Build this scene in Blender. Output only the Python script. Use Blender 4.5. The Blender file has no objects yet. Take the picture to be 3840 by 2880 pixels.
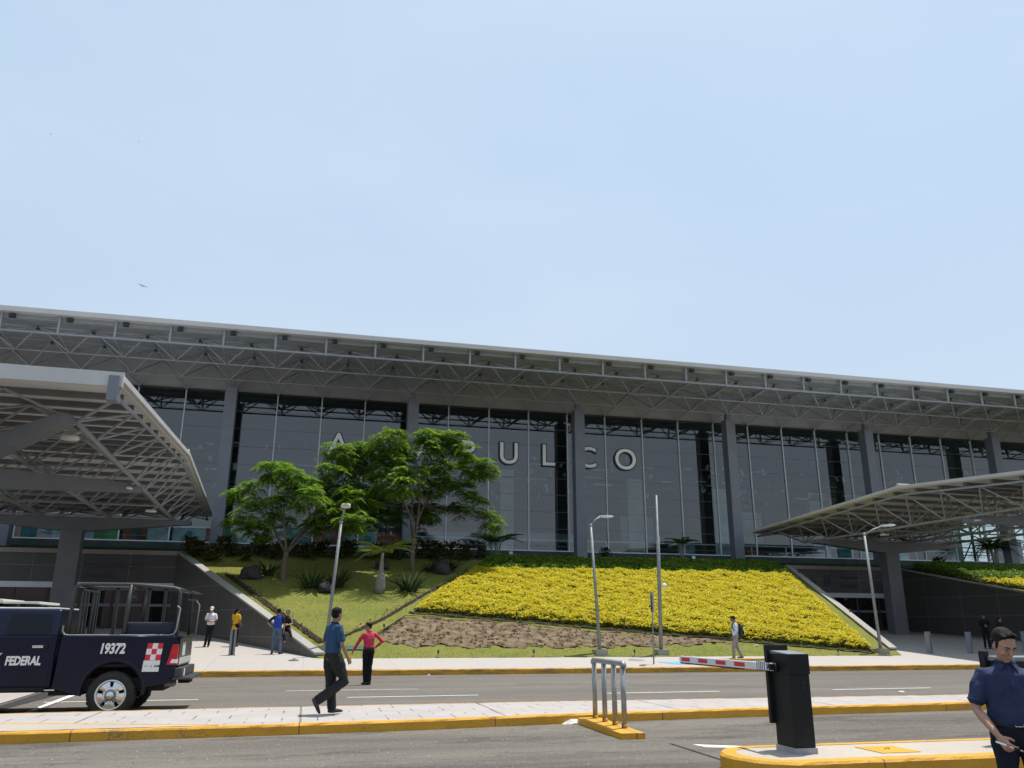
import bpy, bmesh, math, random
import numpy as np
from mathutils import Vector, Matrix, Quaternion, noise as mnoise
R = math.radians
sc = bpy.context.scene
COL = sc.collection
random.seed(7)
RNG = np.random.default_rng(11)

# ------------------------------------------------------------------ camera
cam = bpy.data.cameras.new('camera')
camo = bpy.data.objects.new('camera', cam)
COL.objects.link(camo)
cam.sensor_width = 36.0
cam.lens = 36.0 * 3042.0 / 3840.0
cam.clip_end = 6000
_y, _p, _r = R(13.63), R(16.676), R(0.19)
_f = Vector((math.sin(_y) * math.cos(_p), math.cos(_y) * math.cos(_p), math.sin(_p)))
_rt = Vector((math.cos(_y), -math.sin(_y), 0))
_u = _rt.cross(_f)
_rt2 = _rt * math.cos(_r) + _u * math.sin(_r)
_u2 = -_rt * math.sin(_r) + _u * math.cos(_r)
M = Matrix((_rt2, _u2, -_f)).transposed().to_4x4()
M.translation = Vector((0, 0, 1.62))
camo.matrix_world = M
sc.camera = camo

# ------------------------------------------------------------------ sky, sun, exposure
SUN_TO = Vector((0.27, 0.13, 1.0)).normalized()
sun_el = math.asin(SUN_TO.z)
sun_az = math.atan2(SUN_TO.x, SUN_TO.y)
world = bpy.data.worlds.new('World')
sc.world = world
world.use_nodes = True
wn = world.node_tree
bg = wn.nodes['Background']
sky = wn.nodes.new('ShaderNodeTexSky')
sky.sky_type = 'NISHITA'
sky.sun_disc = False
sky.sun_elevation = sun_el
sky.sun_rotation = sun_az
sky.air_density = 1.0
sky.dust_density = 2.5
sky.ozone_density = 1.0
mixw = wn.nodes.new('ShaderNodeMix')
mixw.data_type = 'RGBA'
mixw.inputs[0].default_value = 0.72
mixw.inputs[7].default_value = (5.45, 6.95, 8.6, 1)      # pale haze that whitens the whole sky
wtc = wn.nodes.new('ShaderNodeTexCoord')
wno = wn.nodes.new('ShaderNodeTexNoise')
wno.inputs['Scale'].default_value = 2.2
wno.inputs['Detail'].default_value = 4
wmp = wn.nodes.new('ShaderNodeMapping')
wmp.inputs['Scale'].default_value = (1, 1, 2.5)
wn.links.new(wtc.outputs['Generated'], wmp.inputs['Vector'])
wn.links.new(wmp.outputs['Vector'], wno.inputs['Vector'])
wmr = wn.nodes.new('ShaderNodeMapRange')
wmr.inputs['From Min'].default_value = 0.35
wmr.inputs['From Max'].default_value = 0.7
wmr.inputs['To Min'].default_value = 0.72
wmr.inputs['To Max'].default_value = 0.79
wn.links.new(wno.outputs['Fac'], wmr.inputs['Value'])
hz = wn.nodes.new('ShaderNodeMix'); hz.data_type = 'RGBA'
hz.inputs[6].default_value = (5.35, 6.95, 8.65, 1); hz.inputs[7].default_value = (5.75, 7.1, 8.6, 1)
hr2 = wn.nodes.new('ShaderNodeMapRange'); hr2.inputs['From Min'].default_value = 0.36; hr2.inputs['From Max'].default_value = 0.64
wn.links.new(wno.outputs['Fac'], hr2.inputs['Value']); wn.links.new(hr2.outputs['Result'], hz.inputs[0])
hs2 = wn.nodes.new('ShaderNodeSeparateXYZ'); wn.links.new(wtc.outputs['Generated'], hs2.inputs[0])
hr3 = wn.nodes.new('ShaderNodeMapRange'); hr3.inputs['From Min'].default_value = 0.12; hr3.inputs['From Max'].default_value = 0.48
hr3.inputs['To Min'].default_value = 0.75; hr3.inputs['To Max'].default_value = 0.0
wn.links.new(hs2.outputs[2], hr3.inputs['Value'])
hz2 = wn.nodes.new('ShaderNodeMix'); hz2.data_type = 'RGBA'; hz2.inputs[7].default_value = (6.25, 7.1, 8.15, 1)
wn.links.new(hr3.outputs['Result'], hz2.inputs[0]); wn.links.new(hz.outputs[2], hz2.inputs[6])
wn.links.new(hz2.outputs[2], mixw.inputs[7])
wn.links.new(wmr.outputs['Result'], mixw.inputs[0])
wn.links.new(sky.outputs['Color'], mixw.inputs[6])
wn.links.new(mixw.outputs[2], bg.inputs['Color'])
bg.inputs['Strength'].default_value = 0.1
sl = bpy.data.lights.new('sun', 'SUN')
sl.energy = 4.5
sl.angle = R(0.53)
sl.color = (1.0, 0.95, 0.87)
slo = bpy.data.objects.new('sun', sl)
COL.objects.link(slo)
slo.rotation_euler = SUN_TO.to_track_quat('Z', 'Y').to_euler()
slo.location = SUN_TO * 200
sc.view_settings.view_transform = 'Standard'
sc.view_settings.look = 'None'
sc.view_settings.exposure = 0.25
sc.view_settings.gamma = 1.0
sc.cycles.max_bounces = 8
sc.cycles.transparent_max_bounces = 12

# ------------------------------------------------------------------ materials
def mat(name, col, rough=0.7, var=0.0, scale=4.0, bump=0.0, bscale=None, metal=0.0, spec=0.5, detail=4, col2=None, coat=0.0, coord='Object'):
    m = bpy.data.materials.new(name)
    m.use_nodes = True
    nt = m.node_tree
    b = nt.nodes['Principled BSDF']
    b.inputs['Roughness'].default_value = rough
    b.inputs['Metallic'].default_value = metal
    b.inputs['Specular IOR Level'].default_value = spec
    if coat:
        b.inputs['Coat Weight'].default_value = coat
        b.inputs['Coat Roughness'].default_value = 0.04
    c = (*col, 1)
    b.inputs['Base Color'].default_value = c
    if var or bump or col2:
        tc = nt.nodes.new('ShaderNodeTexCoord')
        n = nt.nodes.new('ShaderNodeTexNoise')
        n.inputs['Scale'].default_value = scale
        n.inputs['Detail'].default_value = detail
        nt.links.new(tc.outputs[coord], n.inputs['Vector'])
        if var or col2:
            mx = nt.nodes.new('ShaderNodeMix')
            mx.data_type = 'RGBA'
            lo = tuple(max(0, x * (1 - var)) for x in col)
            hi = tuple(min(1, x * (1 + var)) for x in col) if col2 is None else col2
            mx.inputs[6].default_value = (*lo, 1)
            mx.inputs[7].default_value = (*hi, 1)
            mr = nt.nodes.new('ShaderNodeMapRange')
            mr.inputs['From Min'].default_value = 0.32
            mr.inputs['From Max'].default_value = 0.68
            nt.links.new(n.outputs['Fac'], mr.inputs['Value'])
            nt.links.new(mr.outputs['Result'], mx.inputs[0])
            nt.links.new(mx.outputs[2], b.inputs['Base Color'])
        if bump:
            n2 = n
            if bscale:
                n2 = nt.nodes.new('ShaderNodeTexNoise')
                n2.inputs['Scale'].default_value = bscale
                n2.inputs['Detail'].default_value = 5
                nt.links.new(tc.outputs[coord], n2.inputs['Vector'])
            bp = nt.nodes.new('ShaderNodeBump')
            bp.inputs['Strength'].default_value = bump
            bp.inputs['Distance'].default_value = 0.02
            nt.links.new(n2.outputs['Fac'], bp.inputs['Height'])
            nt.links.new(bp.outputs['Normal'], b.inputs['Normal'])
    return m

def N(nt, t, **kw):
    n = nt.nodes.new(t)
    for k, v in kw.items():
        if k in n.inputs:
            n.inputs[k].default_value = v
        else:
            setattr(n, k, v)
    return n

def mixc(nt, fac, a, b):
    """fac: socket or float, a/b: socket or rgb -> colour socket"""
    x = nt.nodes.new('ShaderNodeMix')
    x.data_type = 'RGBA'
    for s, v in ((0, fac), (6, a), (7, b)):
        if isinstance(v, bpy.types.NodeSocket):
            nt.links.new(v, x.inputs[s])
        elif s == 0:
            x.inputs[0].default_value = v
        else:
            x.inputs[s].default_value = (*v, 1)
    return x.outputs[2]

def ramp(nt, sock, lo, hi, a=0.0, b=1.0):
    mr = N(nt, 'ShaderNodeMapRange')
    mr.inputs['From Min'].default_value = lo
    mr.inputs['From Max'].default_value = hi
    mr.inputs['To Min'].default_value = a
    mr.inputs['To Max'].default_value = b
    nt.links.new(sock, mr.inputs['Value'])
    return mr.outputs['Result']

def noise(nt, vec, scale, detail=4, rough=0.55):
    n = N(nt, 'ShaderNodeTexNoise', Scale=scale, Detail=detail, Roughness=rough)
    nt.links.new(vec, n.inputs['Vector'])
    return n.outputs['Fac']

def newmat(name, rough=0.8):
    m = bpy.data.materials.new(name)
    m.use_nodes = True
    nt = m.node_tree
    b = nt.nodes['Principled BSDF']
    b.inputs['Roughness'].default_value = rough
    tc = nt.nodes.new('ShaderNodeTexCoord')
    return m, nt, b, tc

def mapping(nt, vec, scale=(1, 1, 1), rot=(0, 0, 0)):
    mp = nt.nodes.new('ShaderNodeMapping')
    mp.inputs['Scale'].default_value = scale
    mp.inputs['Rotation'].default_value = rot
    nt.links.new(vec, mp.inputs['Vector'])
    return mp.outputs['Vector']

def addbump(nt, b, sock, strength, dist=0.02):
    bp = nt.nodes.new('ShaderNodeBump')
    bp.inputs['Strength'].default_value = strength
    bp.inputs['Distance'].default_value = dist
    nt.links.new(sock, bp.inputs['Height'])
    nt.links.new(bp.outputs['Normal'], b.inputs['Normal'])

def asphalt(name, base, patch, dark, patch_amt):
    m, nt, b, tc = newmat(name, 0.9)
    b.inputs['Specular IOR Level'].default_value = 0.2
    o = tc.outputs['Object']
    band = noise(nt, mapping(nt, o, (0.07, 0.55, 1)), 1.0, 5, 0.6)
    big = noise(nt, mapping(nt, o, (0.35, 0.9, 1)), 1.0, 8, 0.68)
    mid = noise(nt, mapping(nt, o, (1.0, 2.4, 1)), 1.3, 8, 0.75)
    fine = noise(nt, mapping(nt, o, (1, 0.35, 1)), 26, 4, 0.8)
    c = mixc(nt, ramp(nt, band, 0.40, 0.60), base, patch)
    c = mixc(nt, ramp(nt, big, 0.52, 0.64, 0, patch_amt), c, dark)
    c = mixc(nt, ramp(nt, mid, 0.58, 0.66, 0, 0.7 * patch_amt), c, tuple(x * 0.62 for x in base))
    c = mixc(nt, ramp(nt, mid, 0.34, 0.42, 0.55 * patch_amt, 0), c, tuple(min(1, x * 1.35) for x in patch))
    c = mixc(nt, ramp(nt, fine, 0.56, 0.66, 0, 0.6), c, tuple(min(1, x * 1.5) for x in patch))
    c = mixc(nt, ramp(nt, fine, 0.34, 0.44, 0.6, 0.0), c, tuple(x * 0.5 for x in base))
    for sc_, th, col, am in ((5.0, 0.075, tuple(min(1, x * 2.6) for x in patch), 0.8), (3.1, 0.06, tuple(x * 0.3 for x in base), 0.7)):
        v = N(nt, 'ShaderNodeTexVoronoi', Scale=sc_)
        nt.links.new(mapping(nt, o, (1, 0.55, 1), (0, 0, sc_)), v.inputs['Vector'])
        c = mixc(nt, ramp(nt, v.outputs['Distance'], th * 0.6, th, am, 0.0), c, col)
    # thin wandering cracks
    w = noise(nt, mapping(nt, o, (0.22, 0.5, 1)), 1.0, 6, 0.6)
    ab = N(nt, 'ShaderNodeMath', operation='SUBTRACT'); nt.links.new(w, ab.inputs[0]); ab.inputs[1].default_value = 0.47
    ab2 = N(nt, 'ShaderNodeMath', operation='ABSOLUTE'); nt.links.new(ab.outputs[0], ab2.inputs[0])
    c = mixc(nt, ramp(nt, ab2.outputs[0], 0.0, 0.006, 0.55 * patch_amt, 0.0), c, tuple(x * 0.4 for x in base))
    nt.links.new(c, b.inputs['Base Color'])
    addbump(nt, b, fine, 0.6, 0.015)
    return m

def kerbpaint(name, grime=0.0):
    m, nt, b, tc = newmat(name, 0.6)
    o = tc.outputs['Object']
    n1 = noise(nt, o, 1.6, 6, 0.7)
    n2 = noise(nt, o, 9, 6, 0.75)
    c = mixc(nt, ramp(nt, n1, 0.35, 0.7), (0.60, 0.31, 0.014), (0.55, 0.27, 0.016))
    c = mixc(nt, ramp(nt, n2, 0.60, 0.70, 0, 0.8), c, (0.17, 0.10, 0.045))
    n3 = noise(nt, mapping(nt, o, (1, 1, 0.4)), 0.7, 4, 0.6)
    n4 = noise(nt, o, 26, 3, 0.6)
    mul = N(nt, 'ShaderNodeMath', operation='MULTIPLY')
    nt.links.new(ramp(nt, n3, 0.56, 0.68), mul.inputs[0])
    nt.links.new(ramp(nt, n4, 0.48, 0.58, 0, 0.8), mul.inputs[1])
    c = mixc(nt, mul.outputs[0], c, (0.22, 0.14, 0.08))
    sp = N(nt, 'ShaderNodeSeparateXYZ'); nt.links.new(o, sp.inputs[0])
    mu = N(nt, 'ShaderNodeMath', operation='MULTIPLY'); nt.links.new(sp.outputs[0], mu.inputs[0]); mu.inputs[1].default_value = 0.31
    fr = N(nt, 'ShaderNodeMath', operation='FRACT'); nt.links.new(mu.outputs[0], fr.inputs[0])
    lt = N(nt, 'ShaderNodeMath', operation='LESS_THAN'); nt.links.new(fr.outputs[0], lt.inputs[0]); lt.inputs[1].default_value = 0.006
    c = mixc(nt, lt.outputs[0], c, (0.16, 0.09, 0.03))
    n5 = noise(nt, mapping(nt, o, (2.2, 2.2, 0.8)), 1.0, 5, 0.7)
    c = mixc(nt, ramp(nt, n5, 0.5, 0.72, 0, 0.35), c, (0.42, 0.21, 0.03))
    if grime:
        n6 = noise(nt, mapping(nt, o, (0.9, 1, 5)), 1.2, 6, 0.75)
        c = mixc(nt, ramp(nt, n6, 0.42, 0.62, 0, grime), c, (0.15, 0.095, 0.035))
    nt.links.new(c, b.inputs['Base Color'])
    addbump(nt, b, n2, 0.7, 0.03)
    return m

def concrete(name, base, stain, rough=0.85):
    m, nt, b, tc = newmat(name, rough)
    o = tc.outputs['Object']
    n1 = noise(nt, o, 0.5, 6, 0.6)
    n2 = noise(nt, o, 6, 6, 0.7)
    c = mixc(nt, ramp(nt, n1, 0.35, 0.7), base, stain)
    c = mixc(nt, ramp(nt, n2, 0.45, 0.8, 0, 0.35), c, tuple(x * 0.7 for x in base))
    nt.links.new(c, b.inputs['Base Color'])
    addbump(nt, b, n2, 0.25, 0.01)
    return m

def brickmat(name, col, joint, w, h, mortar, rough=0.6, rot=0.0, offset=0.0, mask=None, var=0.15, spec=0.5, bump=0.3):
    m, nt, b, tc = newmat(name, rough)
    b.inputs['Specular IOR Level'].default_value = spec
    v = mapping(nt, tc.outputs['UV'], (1, 1, 1), (0, 0, rot))
    br = N(nt, 'ShaderNodeTexBrick', offset=offset)
    br.inputs['Scale'].default_value = 1.0
    br.inputs['Brick Width'].default_value = w
    br.inputs['Row Height'].default_value = h
    br.inputs['Mortar Size'].default_value = mortar
    br.inputs['Mortar Smooth'].default_value = 0.2
    br.inputs['Color1'].default_value = (*[x * (1 - var) for x in col], 1)
    br.inputs['Color2'].default_value = (*[min(1, x * (1 + var)) for x in col], 1)
    br.inputs['Mortar'].default_value = (*joint, 1)
    nt.links.new(v, br.inputs['Vector'])
    n = noise(nt, tc.outputs['UV'], 3.0, 5, 0.65)
    c = br.outputs['Color']
    if mask:
        f = N(nt, 'ShaderNodeMath', operation='MULTIPLY')
        nt.links.new(br.outputs['Fac'], f.inputs[0])
        mm = noise(nt, tc.outputs['UV'], mask, 3, 0.6)
        nt.links.new(ramp(nt, mm, 0.42, 0.56), f.inputs[1])
        c = mixc(nt, f.outputs[0], col, joint)
    c = mixc(nt, ramp(nt, n, 0.35, 0.75, 0, 0.3), c, tuple(x * 0.72 for x in col))
    nt.links.new(c, b.inputs['Base Color'])
    if bump:
        addbump(nt, b, n, bump, 0.01)
    return m

def leafmat(name, cols, trans=0.35, rough=0.55, spec=0.3):
    """cols: list of rgb, chosen per leaf"""
    m = bpy.data.materials.new(name)
    m.use_nodes = True
    nt = m.node_tree
    b = nt.nodes['Principled BSDF']
    out = nt.nodes['Material Output']
    b.inputs['Roughness'].default_value = rough
    b.inputs['Specular IOR Level'].default_value = spec
    g = nt.nodes.new('ShaderNodeNewGeometry')
    cr = nt.nodes.new('ShaderNodeValToRGB')
    while len(cr.color_ramp.elements) < len(cols):
        cr.color_ramp.elements.new(0.5)
    for i, c in enumerate(cols):
        cr.color_ramp.elements[i].position = i / max(1, len(cols) - 1)
        cr.color_ramp.elements[i].color = (*c, 1)
    nt.links.new(g.outputs['Random Per Island'], cr.inputs['Fac'])
    nt.links.new(cr.outputs['Color'], b.inputs['Base Color'])
    t = nt.nodes.new('ShaderNodeBsdfTranslucent')
    nt.links.new(cr.outputs['Color'], t.inputs['Color'])
    mx = nt.nodes.new('ShaderNodeMixShader')
    mx.inputs[0].default_value = trans
    nt.links.new(b.outputs[0], mx.inputs[1])
    nt.links.new(t.outputs[0], mx.inputs[2])
    nt.links.new(mx.outputs[0], out.inputs['Surface'])
    return m

def glassmat(name, refl, tint, gcol=(1, 1, 1), rough=0.0, wave=0.0):
    m = bpy.data.materials.new(name)
    m.use_nodes = True
    nt = m.node_tree
    nt.nodes.remove(nt.nodes['Principled BSDF'])
    out = nt.nodes['Material Output']
    t = N(nt, 'ShaderNodeBsdfTransparent')
    t.inputs['Color'].default_value = (*tint, 1)
    g = N(nt, 'ShaderNodeBsdfGlossy')
    g.inputs['Color'].default_value = (*gcol, 1)
    g.inputs['Roughness'].default_value = rough
    if wave:
        tc = N(nt, 'ShaderNodeTexCoord')
        nz = noise(nt, mapping(nt, tc.outputs['Object'], (0.4, 1, 0.8)), 0.8, 2)
        bp = N(nt, 'ShaderNodeBump')
        bp.inputs['Strength'].default_value = wave
        bp.inputs['Distance'].default_value = 0.02
        nt.links.new(nz, bp.inputs['Height'])
        nt.links.new(bp.outputs['Normal'], g.inputs['Normal'])
    mx = N(nt, 'ShaderNodeMixShader')
    mx.inputs[0].default_value = refl
    nt.links.new(t.outputs[0], mx.inputs[1])
    nt.links.new(g.outputs[0], mx.inputs[2])
    nt.links.new(mx.outputs[0], out.inputs['Surface'])
    return m

MT = {}
MT['ground'] = mat('ground', (0.16, 0.14, 0.11), 0.95, 0.3, 0.05)
MT['road'] = asphalt('road_asphalt', (0.130, 0.117, 0.102), (0.155, 0.140, 0.122), (0.095, 0.088, 0.082), 0.5)
MT['roadnear'] = asphalt('near_asphalt', (0.093, 0.084, 0.076), (0.158, 0.141, 0.119), (0.058, 0.053, 0.05), 0.8)
MT['yellow'] = kerbpaint('yellow_kerb_paint')
MT['yellow_old'] = kerbpaint('worn_yellow_kerb_paint', 0.75)
MT['sidewalk'] = concrete('sidewalk_concrete', (0.38, 0.35, 0.325), (0.33, 0.305, 0.285))
MT['plain_conc'] = concrete('coping_concrete', (0.36, 0.34, 0.31), (0.27, 0.26, 0.24))
MT['island_conc'] = concrete('island_concrete', (0.36, 0.315, 0.265), (0.43, 0.385, 0.325))
MT['base_conc'] = concrete('footing_concrete', (0.24, 0.225, 0.20), (0.30, 0.28, 0.25))
m, nt, b, tc = newmat('stamped_pavers', 0.85)
o = tc.outputs['UV']
sp = N(nt, 'ShaderNodeSeparateXYZ'); nt.links.new(o, sp.inputs[0])
def mth(op, a, v=None, c=None):
    n = N(nt, 'ShaderNodeMath', operation=op)
    for i_, q in enumerate((a, v, c)):
        if q is None: continue
        if isinstance(q, bpy.types.NodeSocket): nt.links.new(q, n.inputs[i_])
        else: n.inputs[i_].default_value = q
    return n.outputs[0]
row = mth('FLOOR', mth('MULTIPLY', sp.outputs[1], 1.45))
u = mth('ADD', mth('MULTIPLY', sp.outputs[0], 1.75), mth('MULTIPLY', row, 0.5))
jt = mth('LESS_THAN', mth('FRACT', u), 0.042)
msk = ramp(nt, noise(nt, mapping(nt, o, (1.6, 2.6, 1)), 1.0, 3, 0.6), 0.44, 0.56)
big = mth('LESS_THAN', mth('FRACT', mth('MULTIPLY', sp.outputs[0], 0.29)), 0.012)
c = mixc(nt, ramp(nt, noise(nt, o, 1.3, 6, 0.65), 0.35, 0.7), (0.385, 0.355, 0.335), (0.325, 0.297, 0.28))
c = mixc(nt, mth('MULTIPLY', jt, msk), c, (0.10, 0.09, 0.08))
c = mixc(nt, mth('MULTIPLY', big, 0.8), c, (0.13, 0.115, 0.10))
nt.links.new(c, b.inputs['Base Color'])
MT['paver'] = m
MT['stone'] = brickmat('dark_stone_cladding', (0.074, 0.072, 0.068), (0.20, 0.195, 0.185), 2.4, 1.18, 0.014, 0.45, 0, 0.0, None, 0.10, 0.4, 0.15)
MT['white'] = mat('white_road_paint', (0.72, 0.71, 0.69), 0.7, 0.15, 6)
MT['faded'] = mat('faded_road_paint', (0.27, 0.255, 0.235), 0.85, 0.25, 5)
MT['bluepaint'] = mat('blue_ramp_paint', (0.10, 0.34, 0.60), 0.7, 0.15, 3)
MT['soil'] = mat('dry_soil', (0.155, 0.115, 0.075), 0.95, 0.45, 3.0, 1.0, 14, spec=0.1, detail=7)
MT['darksoil'] = mat('dark_trench_soil', (0.035, 0.026, 0.02), 0.95, 0.4, 8, 1.0, 14, spec=0.1)
MT['steel_blue'] = mat('grey_blue_paint', (0.17, 0.19, 0.215), 0.45, 0.06, 1.5)
MT['column'] = mat('column_paint', (0.16, 0.175, 0.20), 0.5, 0.08, 1.2)
MT['canopycol'] = mat('canopy_column_paint', (0.13, 0.137, 0.15), 0.5, 0.1, 1.5)
MT['truss'] = mat('truss_paint', (0.27, 0.295, 0.325), 0.45, 0.06, 2)
MT['truss_dark'] = mat('canopy_truss_paint', (0.25, 0.26, 0.27), 0.5, 0.08, 2)
MT['deck'] = mat('roof_deck_panel', (0.47, 0.49, 0.515), 0.6, 0.06, 0.8)
MT['fascia'] = mat('fascia_panel', (0.50, 0.505, 0.50), 0.45, 0.05, 0.7)
MT['band'] = mat('soffit_band', (0.34, 0.352, 0.37), 0.6, 0.05, 0.5)
MT['mullion'] = mat('mullion_aluminium', (0.62, 0.66, 0.69), 0.4, 0.05, 2)
MT['darkmetal'] = mat('dark_metal', (0.03, 0.033, 0.036), 0.5, 0.15, 4)
MT['glass'] = glassmat('facade_glass', 0.105, (0.58, 0.70, 0.69), (1, 1, 1), 0.0, 0.012)
MT['glassdoor'] = glassmat('door_glass', 0.07, (0.4, 0.43, 0.45))
MT['carglass'] = mat('tinted_car_glass', (0.008, 0.009, 0.014), 0.12, spec=0.2)
MT['letter'] = mat('sign_letter_white', (0.90, 0.91, 0.90), 0.5, 0.03, 1)
MT['candeck'] = mat('canopy_deck_panel', (0.60, 0.59, 0.575), 0.7, 0.06, 0.8)
MT['canpurlin'] = mat('canopy_purlin', (0.14, 0.14, 0.15), 0.6, 0.1, 2)
MT['letter_dark'] = mat('sign_letter_outline', (0.035, 0.04, 0.045), 0.5)
MT['plinth'] = mat('building_plinth', (0.035, 0.05, 0.042), 0.7, 0.25, 1.5)
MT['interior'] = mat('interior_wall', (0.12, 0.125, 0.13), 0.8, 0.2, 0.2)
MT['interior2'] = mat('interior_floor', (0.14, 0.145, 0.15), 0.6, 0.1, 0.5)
MT['galv'] = mat('galvanised_steel', (0.23, 0.245, 0.25), 0.55, 0.15, 5, metal=0.2)
MT['stainless'] = mat('stainless_tube', (0.30, 0.305, 0.30), 0.42, 0.2, 7, metal=0.45)
MT['lamphead'] = mat('lamp_head_paint', (0.62, 0.62, 0.57), 0.4, 0.08, 6)
MT['lens'] = mat('lamp_lens', (0.75, 0.73, 0.66), 0.3)
MT['black'] = mat('black_powder_coat', (0.009, 0.012, 0.013), 0.5, 0.25, 3, 0.05, 60, spec=0.25)
MT['blacktop'] = mat('cabinet_top', (0.17, 0.19, 0.20), 0.5, 0.1, 5)
MT['plinthgrey'] = mat('cabinet_plinth', (0.30, 0.31, 0.32), 0.6, 0.12, 6)
MT['red'] = mat('red_reflector', (0.62, 0.02, 0.03), 0.4, 0.08, 8)
MT['armwhite'] = mat('barrier_arm_white', (0.70, 0.71, 0.73), 0.45, 0.06, 5)
MT['rubber'] = mat('black_rubber', (0.02, 0.02, 0.02), 0.8, 0.2, 12)
MT['navy'] = mat('navy_car_paint', (0.006, 0.008, 0.024), 0.28, 0.1, 1.0, spec=0.28)
MT['navydull'] = mat('navy_cushion', (0.010, 0.013, 0.03), 0.7)
MT['chrome'] = mat('chrome', (0.66, 0.655, 0.64), 0.24, 0.08, 20, metal=1.0)
MT['tyre'] = mat('tyre_rubber', (0.022, 0.021, 0.02), 0.85, 0.3, 18, 0.4, 40)
MT['cagegrey'] = mat('cage_powder_coat', (0.032, 0.035, 0.036), 0.5, 0.15, 8)
MT['decal'] = mat('decal_white', (0.72, 0.73, 0.72), 0.5, 0.03, 4)
MT['decalgrey'] = mat('decal_grey', (0.50, 0.51, 0.50), 0.5)
MT['teal'] = mat('decal_teal', (0.25, 0.55, 0.55), 0.5)
MT['taillight'] = mat('tail_light_red', (0.50, 0.015, 0.025), 0.15, 0.2, 8, spec=0.6)
MT['tailglare'] = mat('tailgate_paint', (0.08, 0.085, 0.095), 0.25, 0.1, 3, coat=0.6)
MT['plate'] = mat('number_plate', (0.55, 0.62, 0.52), 0.5, 0.1, 30)
MT['undercar'] = mat('underbody', (0.012, 0.012, 0.012), 0.9)
MT['carwhite'] = mat('white_car_paint', (0.75, 0.76, 0.76), 0.35, coat=0.5)
MT['lightbar'] = mat('light_bar_plastic', (0.55, 0.55, 0.48), 0.3)
MT['rock'] = mat('dark_boulder', (0.035, 0.032, 0.031), 0.9, 0.45, 5, 0.9, 9)
MT['bark'] = mat('tree_bark', (0.13, 0.10, 0.075), 0.9, 0.35, 9, 0.6, 20)
MT['palmbark'] = mat('palm_bark', (0.22, 0.20, 0.17), 0.9, 0.35, 12, 0.6, 20)
MT['hill'] = mat('hazy_hill', (0.17, 0.13, 0.135), 0.95, 0.25, 0.01)  # purplish haze mixed into the hill colour
MT['greenbox'] = mat('valve_box_green', (0.02, 0.06, 0.035), 0.6)
MT['litter'] = mat('paper_litter', (0.50, 0.48, 0.44), 0.8)
MT['bird'] = mat('bird_feathers', (0.03, 0.03, 0.035), 0.8)
MT['rampblack'] = mat('black_ramp_strip', (0.022, 0.021, 0.021), 0.9, 0.35, 6)
MT['tyremark'] = mat('rubber_stain', (0.10, 0.092, 0.086), 0.9, 0.3, 1.5)
MT['asphalt_patch'] = asphalt('dark_asphalt_strip', (0.05, 0.048, 0.046), (0.065, 0.062, 0.06), (0.03, 0.03, 0.03), 0.4)

# grass: one soft procedural lawn
m, nt, b, tc = newmat('lawn_grass', 0.9)
b.inputs['Specular IOR Level'].default_value = 0.15
o = tc.outputs['Object']
n1 = noise(nt, mapping(nt, o, (0.5, 1.1, 1)), 0.5, 7, 0.7)
n2 = noise(nt, mapping(nt, o, (1, 0.5, 1)), 7, 5, 0.7)
n3 = noise(nt, mapping(nt, o, (1, 0.35, 0.35)), 40, 3, 0.7)
c = mixc(nt, ramp(nt, n1, 0.3, 0.7), (0.135, 0.165, 0.032), (0.24, 0.22, 0.058))
c = mixc(nt, ramp(nt, n2, 0.55, 0.75, 0, 0.7), c, (0.15, 0.175, 0.032))
c = mixc(nt, ramp(nt, n2, 0.25, 0.40, 0.5, 0), c, (0.30, 0.27, 0.08))
c = mixc(nt, ramp(nt, n3, 0.3, 0.7, 0, 0.4), c, (0.13, 0.15, 0.028))
nt.links.new(c, b.inputs['Base Color'])
addbump(nt, b, n3, 0.9, 0.04)
MT['grass'] = m

MT['yleaf'] = leafmat('golden_leaf', [(0.64, 0.54, 0.03), (0.74, 0.62, 0.04), (0.56, 0.53, 0.04), (0.74, 0.58, 0.03), (0.45, 0.46, 0.04), (0.80, 0.70, 0.10)], 0.44)
MT['gleaf'] = leafmat('green_hedge_leaf', [(0.10, 0.19, 0.02), (0.14, 0.25, 0.025), (0.20, 0.28, 0.03), (0.08, 0.16, 0.018)], 0.35)
MT['dleaf'] = leafmat('hedge_shaded_leaf', [(0.22, 0.22, 0.025), (0.10, 0.10, 0.02), (0.28, 0.25, 0.04)], 0.3)  # darker leaves for rims and gaps, inner shade put into the colour
MT['tleaf'] = leafmat('tree_leaf', [(0.09, 0.18, 0.018), (0.13, 0.25, 0.022), (0.06, 0.13, 0.014), (0.26, 0.38, 0.05), (0.14, 0.25, 0.026)], 0.5)
MT['pleaf'] = leafmat('palm_leaf', [(0.05, 0.09, 0.015), (0.08, 0.12, 0.02), (0.11, 0.14, 0.03)], 0.25)
MT['cleaf'] = leafmat('croton_leaf', [(0.025, 0.05, 0.012), (0.045, 0.075, 0.014), (0.10, 0.09, 0.02), (0.03, 0.035, 0.015), (0.09, 0.04, 0.02), (0.13, 0.15, 0.025)], 0.25)
MT['aleaf'] = leafmat('agave_leaf', [(0.035, 0.055, 0.022), (0.05, 0.075, 0.03), (0.028, 0.042, 0.018)], 0.1, 0.8, 0.1)
MT['tuft'] = leafmat('weed_tuft_leaf', [(0.13, 0.10, 0.055), (0.13, 0.13, 0.04), (0.19, 0.14, 0.085), (0.08, 0.06, 0.04)], 0.2)

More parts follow.
